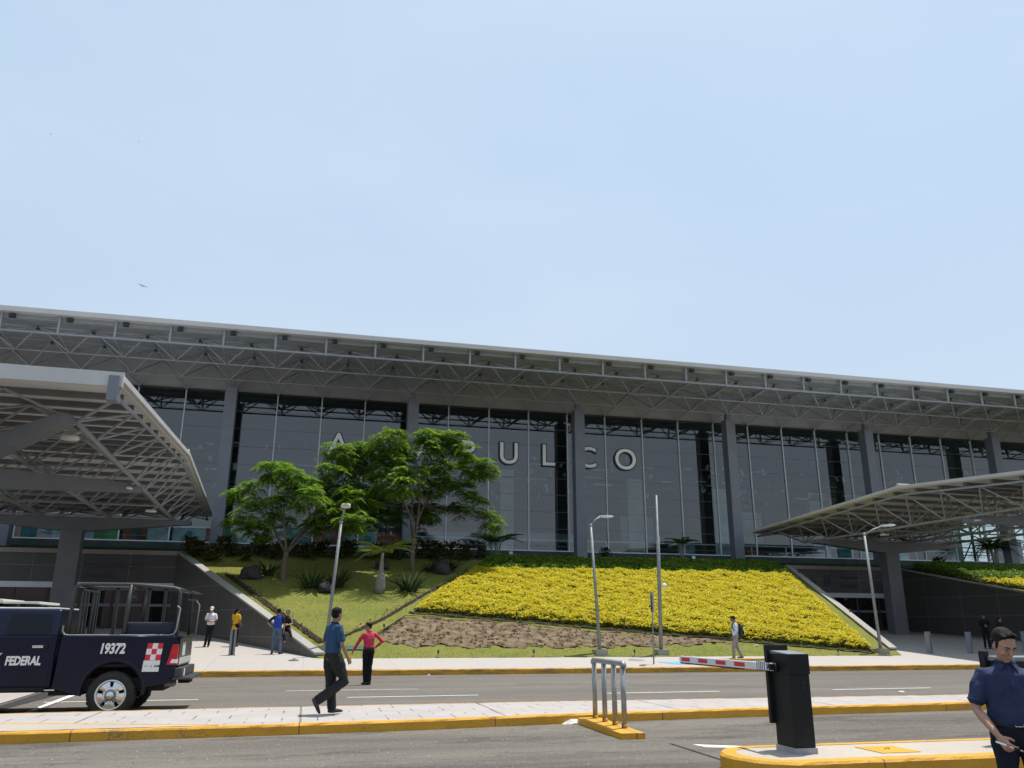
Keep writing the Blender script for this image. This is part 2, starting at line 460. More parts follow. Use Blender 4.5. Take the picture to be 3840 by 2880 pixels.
# ------------------------------------------------------------------ mesh helpers
class MB:
    def __init__(s):
        s.v, s.f, s.mi, s.mats, s.sm = [], [], [], [], []
    def m(s, material):
        if material not in s.mats:
            s.mats.append(material)
        return s.mats.index(material)
    def face(s, pts, material=None, smooth=False):
        k = len(s.v)
        s.v += [tuple(p) for p in pts]
        s.f.append(tuple(range(k, k + len(pts))))
        s.mi.append(material); s.sm.append(smooth)
    def raw(s, vs, fs, material=None, smooth=False):
        k = len(s.v)
        s.v += [tuple(p) for p in vs]
        for f in fs:
            s.f.append(tuple(i + k for i in f)); s.mi.append(material); s.sm.append(smooth)
    def box(s, a, b, material=None, M=None):
        x0, y0, z0 = a; x1, y1, z1 = b
        vs = [Vector(p) for p in ((x0,y0,z0),(x1,y0,z0),(x1,y1,z0),(x0,y1,z0),(x0,y0,z1),(x1,y0,z1),(x1,y1,z1),(x0,y1,z1))]
        if M is not None:
            vs = [M @ p for p in vs]
        s.raw(vs, [(0,3,2,1),(4,5,6,7),(0,1,5,4),(1,2,6,5),(2,3,7,6),(3,0,4,7)], material)
    def bbox(s, a, b, r, material=None, M=None):
        """bevelled box"""
        bm = bmesh.new()
        bmesh.ops.create_cube(bm, size=1)
        c = [(a[i] + b[i]) / 2 for i in range(3)]; d = [abs(b[i] - a[i]) for i in range(3)]
        for v in bm.verts:
            v.co = Vector((v.co.x * d[0] + c[0], v.co.y * d[1] + c[1], v.co.z * d[2] + c[2]))
        bmesh.ops.bevel(bm, geom=bm.edges[:], offset=min(r, min(d) * 0.45), segments=2, affect='EDGES', profile=0.6)
        bm.verts.index_update()
        vs = [v.co.copy() for v in bm.verts]
        if M is not None:
            vs = [M @ p for p in vs]
        s.raw(vs, [[v.index for v in f.verts] for f in bm.faces], material)
        bm.free()
    def tube(s, pts, r, n=8, material=None, cap=True, smooth=True):
        pts = [Vector(p) for p in pts]
        rs = r if isinstance(r, (list, tuple)) else [r] * len(pts)
        vs, fs = [], []
        prev = None
        for i, p in enumerate(pts):
            t = (pts[min(i + 1, len(pts) - 1)] - pts[max(i - 1, 0)])
            t = t.normalized() if t.length > 1e-9 else Vector((0, 0, 1))
            if prev is None:
                a = Vector((0, 0, 1)) if abs(t.z) < 0.9 else Vector((1, 0, 0))
                u = t.cross(a).normalized()
            else:
                u = (prev - t * prev.dot(t)).normalized()
            prev = u
            w = t.cross(u)
            for k in range(n):
                an = 2 * math.pi * k / n
                vs.append(p + (u * math.cos(an) + w * math.sin(an)) * rs[i])
        for i in range(len(pts) - 1):
            for k in range(n):
                a = i * n + k; b2 = i * n + (k + 1) % n
                fs.append((a, b2, b2 + n, a + n))
        k0 = len(s.v)
        s.raw(vs, fs, material, smooth)
        if cap:
            s.f.append(tuple(k0 + k for k in reversed(range(n)))); s.mi.append(material); s.sm.append(False)
            e = k0 + (len(pts) - 1) * n
            s.f.append(tuple(e + k for k in range(n))); s.mi.append(material); s.sm.append(False)
    def bar(s, p, q, w, h, material=None, up=(0, 0, 1)):
        """rectangular bar"""
        p, q = Vector(p), Vector(q)
        t = (q - p).normalized(); up = Vector(up)
        if abs(t.dot(up)) > 0.95: up = Vector((0, 1, 0))
        u = t.cross(up).normalized(); v = u.cross(t)
        u *= w / 2; v *= h / 2
        s.raw([p-u-v, p+u-v, p+u+v, p-u+v, q-u-v, q+u-v, q+u+v, q-u+v],
              [(0,1,2,3),(7,6,5,4),(0,4,5,1),(1,5,6,2),(2,6,7,3),(3,7,4,0)], material)
    def prism(s, poly, z0, z1, material=None, topmat=None, M=None):
        """poly: xy outline CCW; z0/z1 number or list"""
        n = len(poly)
        a = [z0] * n if not isinstance(z0, (list, tuple)) else z0
        b = [z1] * n if not isinstance(z1, (list, tuple)) else z1
        vs = [Vector((p[0], p[1], a[i])) for i, p in enumerate(poly)] + [Vector((p[0], p[1], b[i])) for i, p in enumerate(poly)]
        if M is not None: vs = [M @ p for p in vs]
        k = len(s.v)
        s.v += [tuple(p) for p in vs]
        s.f.append(tuple(k + i for i in reversed(range(n)))); s.mi.append(material); s.sm.append(False)
        s.f.append(tuple(k + n + i for i in range(n))); s.mi.append(topmat or material); s.sm.append(False)
        for i in range(n):
            j = (i + 1) % n
            s.f.append((k + i, k + j, k + n + j, k + n + i)); s.mi.append(material); s.sm.append(False)
    def lathe(s, prof, n=20, material=None, M=None, smooth=True):
        """prof: (r,z)"""
        vs, fs = [], []
        for r, z in prof:
            for k in range(n):
                a = 2 * math.pi * k / n
                vs.append(Vector((r * math.cos(a), r * math.sin(a), z)))
        for i in range(len(prof) - 1):
            for k in range(n):
                a = i * n + k; b2 = i * n + (k + 1) % n
                fs.append((a, b2, b2 + n, a + n))
        if M is not None: vs = [M @ p for p in vs]
        s.raw(vs, fs, material, smooth)
    def ellipsoid(s, c, r, n=14, material=None, M=None):
        vs, fs = [], []
        h = n // 2
        for i in range(h + 1):
            th = math.pi * i / h
            for k in range(n):
                a = 2 * math.pi * k / n
                p = Vector((c[0] + r[0] * math.sin(th) * math.cos(a), c[1] + r[1] * math.sin(th) * math.sin(a), c[2] + r[2] * math.cos(th)))
                vs.append(M @ p if M is not None else p)
        for i in range(h):
            for k in range(n):
                a = i * n + k; b2 = i * n + (k + 1) % n
                fs.append((a, a + n, b2 + n, b2))
        s.raw(vs, fs, material, True)
    def build(s, name, material=None, parent=None, uv=False):
        me = bpy.data.meshes.new(name)
        me.from_pydata(s.v, [], s.f)
        mats = []
        for x in s.mi:
            x = x or material
            if x not in mats: mats.append(x)
        for x in mats: me.materials.append(x)
        me.polygons.foreach_set('material_index', [mats.index(x or material) for x in s.mi])
        me.polygons.foreach_set('use_smooth', s.sm)
        me.update()
        if uv: adduv(me)
        return link(name, me, parent)

def adduv(me):
    uvl = me.uv_layers.new(name='uv')
    co = np.empty(len(me.vertices) * 3); me.vertices.foreach_get('co', co); co = co.reshape(-1, 3)
    for p in me.polygons:
        n = p.normal
        for li in p.loop_indices:
            c = co[me.loops[li].vertex_index]
            if abs(n.z) > 0.6: uvl.data[li].uv = (c[0], c[1])
            else:
                l = math.hypot(n.x, n.y); uvl.data[li].uv = (c[0] * -n.y / l + c[1] * n.x / l, c[2])

def link(name, me, parent=None):
    o = bpy.data.objects.new(name, me)
    COL.objects.link(o)
    if parent is not None:
        o.parent = parent
    return o

def tag(o, label=None, cat=None, group=None, kind=None):
    if label: o['label'] = label
    if cat: o['category'] = cat
    if group: o['group'] = group
    if kind: o['kind'] = kind
    return o

def thing(name, loc, label, cat, group=None, rz=0.0):
    o = bpy.data.objects.new(name, None)
    o.empty_display_size = 0.2
    COL.objects.link(o)
    o.location = loc
    o.rotation_euler = (0, 0, rz)
    return tag(o, label, cat, group)

def copy_tree(o, parent=None):
    c = o.copy()
    COL.objects.link(c)
    if parent is not None: c.parent = parent
    for ch in list(o.children): copy_tree(ch, c)
    return c

def text_mesh(s, size, extrude=0.0, offset=0.0, shear=0.0, spacing=1.0, align='LEFT'):
    cu = bpy.data.curves.new('txt', 'FONT')
    cu.body = s; cu.size = size; cu.extrude = extrude; cu.offset = offset; cu.shear = shear
    cu.space_character = spacing; cu.align_x = align; cu.resolution_u = 6
    o = bpy.data.objects.new('txt', cu)
    COL.objects.link(o)
    dg = bpy.context.evaluated_depsgraph_get(); dg.update()
    me = bpy.data.meshes.new_from_object(o.evaluated_get(dg))
    bpy.data.objects.remove(o); bpy.data.curves.remove(cu)
    return me

def facing_text(s, size, M, name, material, parent=None, **kw):
    me = text_mesh(s, size, **kw)
    me.transform(M)
    me.materials.clear(); me.materials.append(material)
    return link(name, me, parent)

# wall plane facing -Y: local x->X, y->Z
FRONT = Matrix(((1, 0, 0, 0), (0, 0, -1, 0), (0, 1, 0, 0), (0, 0, 0, 1)))

def np_mesh(name, V, F, material, parent=None):
    """V (n,3), F (m,4) arrays of one face size"""
    me = bpy.data.meshes.new(name)
    n, k = F.shape
    me.vertices.add(len(V)); me.vertices.foreach_set('co', np.ascontiguousarray(V, dtype=np.float32).ravel())
    me.loops.add(n * k); me.loops.foreach_set('vertex_index', np.ascontiguousarray(F, dtype=np.int32).ravel())
    me.polygons.add(n); me.polygons.foreach_set('loop_start', np.arange(0, n * k, k, dtype=np.int32))
    me.polygons.foreach_set('loop_total', np.full(n, k, dtype=np.int32))
    me.update(calc_edges=True)
    me.materials.append(material)
    if parent == 'mesh': return me
    return link(name, me, parent)

# ================================================================== SETTING
def G(Y):                      # pavement height in front of the terminal: it ramps gently up to the doors
    return 0.19 + 0.068 * (Y - 30.1)
def LH(Y):                     # lawn bank
    return 0.44 + 0.33 * (Y - 33.7) if Y < 49 else 5.49 + 0.12 * (Y - 49)
def XL(Y): return 0.4 - 0.51 * (Y - 34)
def XR(Y): return 26.8 + 0.28 * (Y - 34.5)
def XW(Y): return 38.8 + 0.25 * (49 - Y)
def RH(Y):
    return 5.42 - 0.225 * (48.9 - Y) if Y > 40.3 else max(0.5, 3.49 - 0.47 * (40.3 - Y))

def sheet(name, poly, z, material, kind='structure', parent=None, uv=False):
    b = MB()
    b.face([(p[0], p[1], z(p[1]) if callable(z) else z) for p in poly], material)
    o = b.build(name, material, parent, uv)
    if parent is None: tag(o, kind=kind)
    return o

sheet('ground', [(-3000, -3000), (3000, -3000), (3000, 3000), (-3000, 3000)], -0.12, MT['ground'])
sheet('near_road', [(-120, -60), (160, -60), (160, 16.2), (-120, 15.4)], 0.0, MT['roadnear'])
b = MB()
b.face([(-120, 16.3, -0.065), (160, 16.3, -0.065), (160, 19.4, 0.0), (-120, 19.4, 0.0)], MT['road'])
b.face([(-120, 19.4, 0.0), (160, 19.4, 0.0), (160, 30.2, 0.0), (-120, 30.2, 0.0)], MT['road'])
tag(b.build('road', MT['road']), kind='structure')

def swept(b, path, prof, material, jit=0.0, step=0.18, closed=False):
    """sweep a cross-section (offset to the left of travel, z) along an xy path"""
    pts = []
    P = [Vector((p[0], p[1], 0)) for p in path]
    for i in range(len(P) - 1):
        L = (P[i + 1] - P[i]).length
        st = step if abs(P[i].x) < 32 and abs(P[i + 1].x) < 60 else 4.0
        k = max(1, int(L / st))
        for j in range(k): pts.append(P[i].lerp(P[i + 1], j / k))
    pts.append(P[-1])
    n = len(prof); vs = []; fs = []
    for i, p in enumerate(pts):
        t = (pts[min(i + 1, len(pts) - 1)] - pts[max(i - 1, 0)]).normalized()
        nl = Vector((-t.y, t.x, 0))
        for (o, z) in prof:
            q = p + nl * (o + random.uniform(-jit, jit))
            vs.append((q.x, q.y, z + (random.uniform(-jit, jit) * 0.5 if z > 0.02 else 0)))
    for i in range(len(pts) - 1):
        for k in range(n - 1):
            a = i * n + k
            fs.append((a, a + n, a + n + 1, a + 1))
    b.raw(vs, fs, material)

def interp(path, x):
    for (x0, y0), (x1, y1) in zip(path, path[1:]):
        if x0 <= x <= x1: return y0 + (y1 - y0) * (x - x0) / (x1 - x0)
    return path[-1][1]

# median strip between the two roads: yellow kerbs and stamped pavers
MF = [(-110, 13.2), (-12, 13.75), (-4.1, 13.87), (-0.6, 14.05), (2.3, 14.32), (4.8, 14.72), (8, 14.98), (13.6, 15.3), (40, 15.6), (140, 15.6)]
MBK = [(-110, 16.6), (-5, 16.85), (-0.75, 17.18), (5.7, 17.33), (15, 17.1), (40, 17.0), (140, 17.0)]
b = MB()
swept(b, MF, [(0.0, -0.02), (0.0, 0.125), (0.018, 0.15), (0.17, 0.152)], MT['yellow'], 0.006)
tag(b.build('median_kerb', MT['yellow']), kind='structure')
b = MB()
swept(b, list(reversed(MBK)), [(0.0, -0.1), (0.0, 0.13), (0.015, 0.15), (0.10, 0.152)], MT['yellow'], 0.005)
tag(b.build('median_rear_kerb', MT['yellow']), kind='structure')
b = MB()
xs = [-110, -60, -30, -12] + [x * 1.0 for x in range(-11, 31)] + [40, 60, 140]
for xa, xb in zip(xs, xs[1:]):
    b.face([(xa, interp(MF, xa) + 0.16, 0.149), (xb, interp(MF, xb) + 0.16, 0.149), (xb, interp(MBK, xb) - 0.09, 0.149), (xa, interp(MBK, xa) - 0.09, 0.149)], MT['paver'])
tag(b.build('median_paving', MT['paver'], uv=True), kind='structure')
b = MB()
wd = {-60: 1.7, -12: 1.6, -4.1: 1.12, -2.6: 0.62, -1.2: 0.18}
ks = list(wd)
for xa, xb in zip(ks, ks[1:]):
    b.face([(xa, interp(MF, xa) + 0.15, 0.157), (xb, interp(MF, xb) + 0.15, 0.157), (xb, interp(MF, xb) + wd[xb], 0.157), (xa, interp(MF, xa) + wd[xa], 0.157)], MT['island_conc'])
    b.face([(xa, interp(MF, xa) + wd[xa] - 0.01, 0.160), (xb, interp(MF, xb) + wd[xb] - 0.01, 0.160), (xb, interp(MF, xb) + wd[xb] + 0.08, 0.160), (xa, interp(MF, xa) + wd[xa] + 0.08, 0.160)], MT['yellow'])
tag(b.build('median_edge_strip', MT['island_conc']), kind='structure')

# far kerb, pavement, plaza
b = MB()
swept(b, [(-110, 29.95), (-8, 29.95), (34, 29.95), (140, 29.95)], [(0.0, -0.02), (0.0, 0.165), (0.02, 0.19), (0.17, 0.196)], MT['yellow_old'], 0.006)
tag(b.build('pavement_kerb', MT['yellow_old']), kind='structure')
MT['sidewalk2'] = brickmat('pavement_concrete', (0.385, 0.355, 0.33), (0.29, 0.265, 0.245), 3.2, 3.6, 0.012, 0.85, 0, 0.0, None, 0.02)
b = MB()
b.face([(-110, 30.1, 0.187), (140, 30.1, 0.187), (140, 50, G(50)), (-110, 50, G(50))], MT['sidewalk2'])
b.face([(-110, 30.1, -0.02), (140, 30.1, -0.02), (140, 30.1, 0.187), (-110, 30.1, 0.187)], MT['sidewalk2'])
tag(b.build('pavement', MT['sidewalk2'], uv=True), kind='structure')
sheet('blue_access_ramp', [(14.05, 31.05), (14.9, 30.75), (18.4, 30.75), (18.9, 31.75), (13.7, 31.75)], lambda y: G(y) + 0.006, MT['bluepaint'])
b = MB()
swept(b, [(15.6, 31.85), (20.0, 31.85)], [(0.0, 0.2), (0.0, G(31.85) + 0.10), (0.10, G(31.85) + 0.105), (0.14, 0.2)], MT['yellow'], 0.004)
tag(b.build('ramp_kerb', MT['yellow']), kind='structure')
# sunken shiny patch under the wall: shallow expansion strip is left out; manhole cover on the pavement
b = MB(); b.lathe([(0.0, G(32.48) + 0.012), (0.34, G(32.48) + 0.012), (0.36, G(32.48) - 0.02)], 20, MT['base_conc'])
for v in range(len(b.v)):
    x, y, z = b.v[v]; b.v[v] = (x + 13.1, y + 32.48, z + 0.068 * y)
tag(b.build('manhole_cover', MT['base_conc']), 'round grey manhole cover set in the pale pavement near the tall pole', 'manhole cover')

# road paint
b = MB()
for x in [1.07 + 6.55 * k for k in range(-9, 14)]:
    b.face([(x, 20.93, 0.004), (x + 3.2, 21.0, 0.004), (x + 3.2, 21.1, 0.004), (x, 21.03, 0.004)], MT['white'])
tag(b.build('lane_dashes', MT['white']), kind='structure')
b = MB()
for x0, x1, y, w in ((-3.1, -0.2, 25.3, 0.07), (5.6, 9.4, 25.4, 0.06), (-0.4, 3.1, 23.2, 0.28), (3.1, 6.5, 23.25, 0.07), (11.5, 15.0, 25.5, 0.06), (19.0, 24.0, 25.6, 0.06)):
    b.face([(x0, y, 0.004), (x1, y + 0.03, 0.004), (x1, y + w + 0.03, 0.004), (x0, y + w, 0.004)], MT['faded'])
tag(b.build('faded_lane_lines', MT['faded']), kind='structure')
sheet('worn_arrow_mark', [(5.55, 11.75), (5.62, 11.45), (6.2, 11.2), (6.35, 11.32), (5.95, 11.55)], 0.004, MT['white'])
b = MB()
tp = [(6.2, 24.75), (7.4, 24.55), (8.6, 24.0), (10.0, 23.6), (11.2, 23.15), (12.4, 22.4), (13.6, 21.9), (15.2, 21.75)]
for (xa, ya), (xb, yb) in zip(tp, tp[1:]):
    b.face([(xa, ya, 0.003), (xb, yb, 0.003), (xb, yb + random.uniform(.1, .3), 0.003), (xa, ya + random.uniform(.1, .3), 0.003)], MT['tyremark'])
for x0, x1, y in ((-2, 9, 28.3), (9.5, 24, 27.6), (3, 16, 18.6)):
    b.face([(x0, y, 0.003), (x1, y + .2, 0.003), (x1, y + .42, 0.003), (x0, y + .2, 0.003)], MT['tyremark'])
tag(b.build('tyre_marks', MT['tyremark']), kind='structure')
# raised crossing at the far left, half hidden by the truck
sheet('crossing_table', [(-16, 17.3), (-6.05, 17.3), (-6.75, 29.9), (-16, 29.9)], 0.018, MT['sidewalk'])
sheet('crossing_ramp', [(-5.95, 17.3), (-5.12, 17.3), (-5.22, 19.4), (-5.85, 29.9), (-6.65, 29.9), (-6.05, 19.4)], lambda y: 0.012 - max(0, 19.4 - y) * 0.02, MT['rampblack'])
sheet('crossing_edge_line', [(-5.12, 17.3), (-4.95, 17.3), (-5.05, 19.4), (-5.68, 29.9), (-5.85, 29.9), (-5.22, 19.4)], lambda y: 0.014 - max(0, 19.4 - y) * 0.02, MT['white'])

# traffic island with the barrier
def stadium(x0, x1, yc, r, n=14):
    pts = []
    for i in range(n + 1):
        a = math.pi / 2 + math.pi * i / n
        pts.append((x0 + r + r * math.cos(a), yc + r * math.sin(a)))
    return [(x1, yc + r)] + pts + [(x1, yc - r)]
b = MB()
isl = stadium(4.86, 34, 9.40, 0.68)
swept(b, isl, [(0.0, -0.02), (0.0, 0.17), (0.025, 0.198), (0.19, 0.202)], MT['yellow'], 0.006, 0.14)
tag(b.build('island_kerb', MT['yellow']), kind='structure')
b = MB(); b.face([(p[0], p[1], 0.198) for p in stadium(5.03, 34, 9.40, 0.51)], MT['island_conc'])
tag(b.build('island_paving', MT['island_conc']), kind='structure')
b = MB()
b.bbox((6.74, 9.12, 0.19), (7.27, 9.64, 0.207), 0.004, MT['yellow'])
b.tube([(6.95, 9.36, 0.206), (6.97, 9.37, 0.222), (7.03, 9.39, 0.222), (7.05, 9.40, 0.206)], 0.008, 6, MT['yellow'])
tag(b.build('hatch_cover', MT['yellow']), 'yellow painted access hatch set in the island beside the black barrier cabinet', 'hatch cover')

# lawn bank
def grid(name, ys, xl, xr, zf, nx, material, parent=None, jit=0.0):
    vs, fs = [], []
    for y in ys:
        a, c2 = xl(y), xr(y)
        for i in range(nx + 1):
            x = a + (c2 - a) * i / nx
            vs.append((x, y, zf(y) + random.uniform(-jit, jit)))
    w = nx + 1
    for j in range(len(ys) - 1):
        for i in range(nx):
            fs.append((j * w + i, j * w + i + 1, (j + 1) * w + i + 1, (j + 1) * w + i))
    b = MB(); b.raw(vs, fs, material, True)
    return b.build(name, material, parent)
YS = [33.7 + 0.3 * k for k in range(0, 52)]
YS = [y for y in YS if y < 49] + [49.0]
tag(grid('lawn', YS, lambda y: XL(y) + 0.05, lambda y: XR(y) - 0.05, LH, 90, MT['grass'], None, 0.015), kind='structure')
tag(grid('right_lawn', [34, 36, 38, 40.3] + [41 + k for k in range(8)] + [49.0], lambda y: XW(y) + 0.1, lambda y: 100.0, RH, 30, MT['grass'], None, 0.01), kind='structure')
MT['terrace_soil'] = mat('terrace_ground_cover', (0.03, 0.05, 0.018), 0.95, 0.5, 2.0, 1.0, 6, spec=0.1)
tag(grid('terrace', [49.0, 49.6, 51, 53, 55, 56.6], lambda y: -60.0, lambda y: 100.0, lambda y: 5.49 + 0.12 * (y - 49), 60, MT['terrace_soil'], None, 0.02), kind='structure')

# bare soil bed: rough ground with ragged rim, lying just above the grass
SOIL = [(4.47, 38.45), (2.95, 36.1), (3.5, 35.0), (7, 34.75), (11.4, 34.72), (15.5, 34.85), (18.4, 35.2), (18.9, 35.55), (12.9, 36.55), (8.6, 37.8)]
def inpoly(x, y, poly):
    c2 = False; j = len(poly) - 1
    for i in range(len(poly)):
        xi, yi = poly[i]; xj, yj = poly[j]
        if (yi > y) != (yj > y) and x < (xj - xi) * (y - yi) / (yj - yi) + xi: c2 = not c2
        j = i
    return c2
vs, fs, st = [], [], 0.10
cells = {}
for ix in range(int(2.8 / st), int(19.2 / st)):
    for iy in range(int(34.5 / st), int(38.7 / st)):
        x, y = ix * st, iy * st
        if inpoly(x + .22 * math.sin(x * 2.3 + y * 4.1) + .10 * math.sin(x * 6.7 - y * 3) + random.uniform(-.04, .04), y + .16 * math.sin(x * 3.1) + .09 * math.sin(x * 8.3 + y), SOIL): cells[(ix, iy)] = 1
idx = {}
def vid(i, j):
    if (i, j) not in idx:
        idx[(i, j)] = len(vs)
        x, y = i * st + random.uniform(-.04, .04), j * st + random.uniform(-.04, .04)
        vs.append((x, y, LH(y) + 0.014 + max(0, 0.05 * math.sin(x * 5.1 + 2 * math.sin(y * 4)) * math.sin(y * 7.3 + x)) + random.uniform(0.0, 0.02)))
    return idx[(i, j)]
for (i, j) in cells: fs.append((vid(i, j), vid(i + 1, j), vid(i + 1, j + 1), vid(i, j + 1)))
b = MB(); b.raw(vs, fs, MT['soil'], True)
tag(b.build('soil_bed', MT['soil']), kind='structure')
# dark trench lines cut in the lawn, plus black edging along the beds
def trench(name, pts, w, material, h=0.03, z=LH):
    b = MB()
    P = []
    for (x0, y0), (x1, y1) in zip(pts, pts[1:]):
        L = math.hypot(x1 - x0, y1 - y0); k = max(1, int(L / 0.25))
        for i in range(k): P.append((x0 + (x1 - x0) * i / k, y0 + (y1 - y0) * i / k))
    P.append(pts[-1])
    vs, fs = [], []
    for i, p in enumerate(P):
        a = P[max(0, i - 1)]; c2 = P[min(len(P) - 1, i + 1)]
        t = Vector((c2[0] - a[0], c2[1] - a[1])).normalized()
        for s in (-1, 1):
            ww = w / 2 * random.uniform(0.75, 1.3)
            q = (p[0] - t.y * ww * s, p[1] + t.x * ww * s)
            vs.append((q[0], q[1], z(q[1]) + h + random.uniform(0, 0.015)))
    for i in range(len(P) - 1): fs.append((2 * i, 2 * i + 1, 2 * i + 3, 2 * i + 2))
    b.raw(vs, fs, material)
    return tag(b.build(name, material), kind='structure')
trench('left_trench', [(-4.15, 45.05), (-1.65, 39.85), (-0.32, 37.25), (0.70, 35.3)], 0.30, MT['darksoil'])
trench('right_trench', [(1.3, 35.7), (3.34, 38.2), (5.74, 42.04), (8.66, 46.1), (10.0, 48.3)], 0.17, MT['darksoil'])
trench('soil_bed_edging', [(2.9, 36.05), (4.4, 38.5), (8.6, 37.9), (12.9, 36.65), (19.0, 35.6)], 0.09, MT['darksoil'], 0.09)
trench('hedge_edging', [(4.6, 39.1), (10.2, 37.75), (18.5, 35.65), (25.3, 33.95)], 0.16, MT['darksoil'], 0.05)

# hills added behind the viewer: only seen mirrored in the facade
vs, fs = [], []
prof = [(-900, 18), (-700, 40), (-520, 72), (-380, 60), (-250, 92), (-90, 66), (60, 84), (200, 58), (340, 74), (520, 50), (700, 70), (900, 22)]
for x, h in prof:
    vs += [(x, -620, -1), (x, -560 - h, h), (x, -900, h * 0.9)]
for i in range(len(prof) - 1):
    a = 3 * i
    fs += [(a, a + 3, a + 4, a + 1), (a + 1, a + 4, a + 5, a + 2)]
b = MB(); b.raw(vs, fs, MT['hill'], True)
tag(b.build('hills', MT['hill']), kind='structure')

# ================================================================== TERMINAL BUILDING
YG, ZB, ZT = 56.7, 6.87, 17.0
X0B, X1B = -42.0, 90.0
bld = thing('terminal_building', (24, YG, 6.0), 'long grey airport terminal with a glass front under a deep truss roof', 'building')
def P(mb, name, material=None, parent=None, uv=False):
    o = mb.build(name, material, parent or bld, uv)
    o.matrix_parent_inverse = Matrix.Identity(4)
    par = parent or bld
    if par is bld: o.location = -Vector((24, YG, 6.0))
    return o
b = MB(); b.box((X0B, 56.45, 5.8), (X1B, 57.0, 6.78), MT['plinth']); P(b, 'plinth', MT['plinth'])
b = MB(); b.box((X0B, 56.60, 6.78), (X1B, 56.78, 6.87), MT['mullion']); P(b, 'sill', MT['mullion'])
b = MB(); b.box((X0B - 1, 56.80, 17.06), (X1B + 1, 57.1, 19.0), MT['band']); P(b, 'wall_band', MT['band'])
b = MB(); b.box((X0B, 56.62, 16.98), (X1B, 56.80, 17.10), MT['darkmetal']); P(b, 'head_rail', MT['darkmetal'])
# windows, one glazed bay between two columns at a time
k = -4
for k in range(-4, 7):
    xa = 6.0 + 12 * k; xb = xa + 12
    b = MB(); b.face([(xa, YG, ZB), (xb, YG, ZB), (xb, YG, 16.99), (xa, YG, 16.99)], MT['glass'])
    w = P(b, 'window', MT['glass'])
    for i in range(4):
        x = xa + 3 * i
        b = MB(); b.box((x - 0.035, YG - 0.10, ZB), (x + 0.035, YG + 0.06, 16.97), MT['mullion']); P(b, 'mullion', MT['mullion'], w)
    b = MB()
    for r in range(8):
        z = ZB + 0.98 + 1.225 * r if r else ZB + 1.3
        z = 16.97 - 1.225 * (8 - r)
        b.box((xa + 0.04, YG - 0.02, z - 0.011), (xb - 0.04, YG + 0.012, z + 0.011), MT['steel_blue'])
    P(b, 'glazing_bar', MT['steel_blue'], w)
# columns in front of the glass
for k in range(-4, 8):
    x = 6.15 + 12 * k
    b = MB(); b.bbox((x - 0.37, 54.1, 5.9), (x + 0.37, 54.9, 16.75), 0.02, MT['column'])
    b.box((x - 0.17, 54.3, 16.75), (x + 0.17, 54.7, 17.3), MT['column'])
    P(b, 'column', MT['column'])
# roof
b = MB()
b.raw([(X0B - 3, 48.4, 18.68), (X1B + 3, 48.4, 18.68), (X1B + 3, 90, 20.5), (X0B - 3, 90, 20.5),
       (X0B - 3, 48.4, 18.93), (X1B + 3, 48.4, 18.93), (X1B + 3, 90, 20.74), (X0B - 3, 90, 20.74)],
      [(0, 3, 2, 1), (4, 5, 6, 7), (0, 1, 5, 4), (1, 2, 6, 5), (2, 3, 7, 6), (3, 0, 4, 7)], MT['deck'])
roof = P(b, 'roof', MT['deck'])
b = MB(); b.bbox((X0B - 3, 48.22, 18.66), (X1B + 3, 48.38, 18.97), 0.03, MT['fascia']); P(b, 'fascia', MT['fascia'], roof)
b = MB()
for y in (48.85, 50.0, 51.4, 52.8, 54.2, 55.6):
    z = 18.67 + (y - 48.4) * 0.0436
    b.box((X0B - 2.5, y - 0.07, z - 0.26), (X1B + 2.5, y + 0.07, z), MT['truss'])
for i in range(int((X1B - X0B) / 3)):
    x = X0B + 3 * i + 0.35
    b.box((x, 48.55, 18.42), (x + 0.3, 48.78, 18.6), MT['darkmetal'])
P(b, 'purlin', MT['truss'], roof)
# space truss under the overhang
NB = [(48.6, 17.62), (51.4, 17.4), (54.2, 17.22)]
NTP = [(50.0, 18.42), (52.8, 18.52), (55.6, 18.62)]
for (y, z), r in zip(NB, (0.065, 0.055, 0.045)):
    b = MB(); b.tube([(X0B - 2.5, y, z), (X1B + 2.5, y, z)], r, 8, MT['truss']); P(b, 'truss_chord', MT['truss'], roof)
xs = [X0B + 3 * i for i in range(int((X1B - X0B) / 3) + 1)]
for x in xs:
    b = MB(); b.box((x - 0.055, 48.54, 17.65), (x + 0.055, 48.66, 18.68), MT['truss']); P(b, 'truss_upright', MT['truss'], roof)
for k in range(11):
    b = MB()
    for x in xs[4 * k:4 * k + 4]:
        for s in (-1.5, 1.5):
            b.tube([(x, *NB[0]), (x + s, *NTP[0])], 0.055, 6, MT['truss'], False)
            b.tube([(x, *NB[1]), (x + s, *NTP[0])], 0.06, 6, MT['truss'], False)
            b.tube([(x, *NB[1]), (x + s, *NTP[1])], 0.055, 6, MT['truss'], False)
            b.tube([(x, *NB[2]), (x + s, *NTP[1])], 0.06, 6, MT['truss'], False)
            b.tube([(x, *NB[2]), (x + s, *NTP[2])], 0.05, 6, MT['truss'], False)
            b.tube([(x, 56.55, 17.02), (x + s, *NTP[2])], 0.05, 6, MT['truss'], False)
        b.tube([(x, *NB[0]), (x, *NB[1])], 0.04, 6, MT['truss'], False)
        b.tube([(x + 1.5, *NTP[0]), (x + 1.5, *NTP[1]), (x + 1.5, *NTP[2])], 0.05, 6, MT['truss'], False)
        b.box((x + 1.40, 49.9, 18.26), (x + 1.60, 50.1, 18.42), MT['darkmetal'])
        b.box((x + 1.40, 52.7, 18.34), (x + 1.60, 52.9, 18.52), MT['darkmetal'])
    P(b, 'truss_web', MT['truss'], roof)
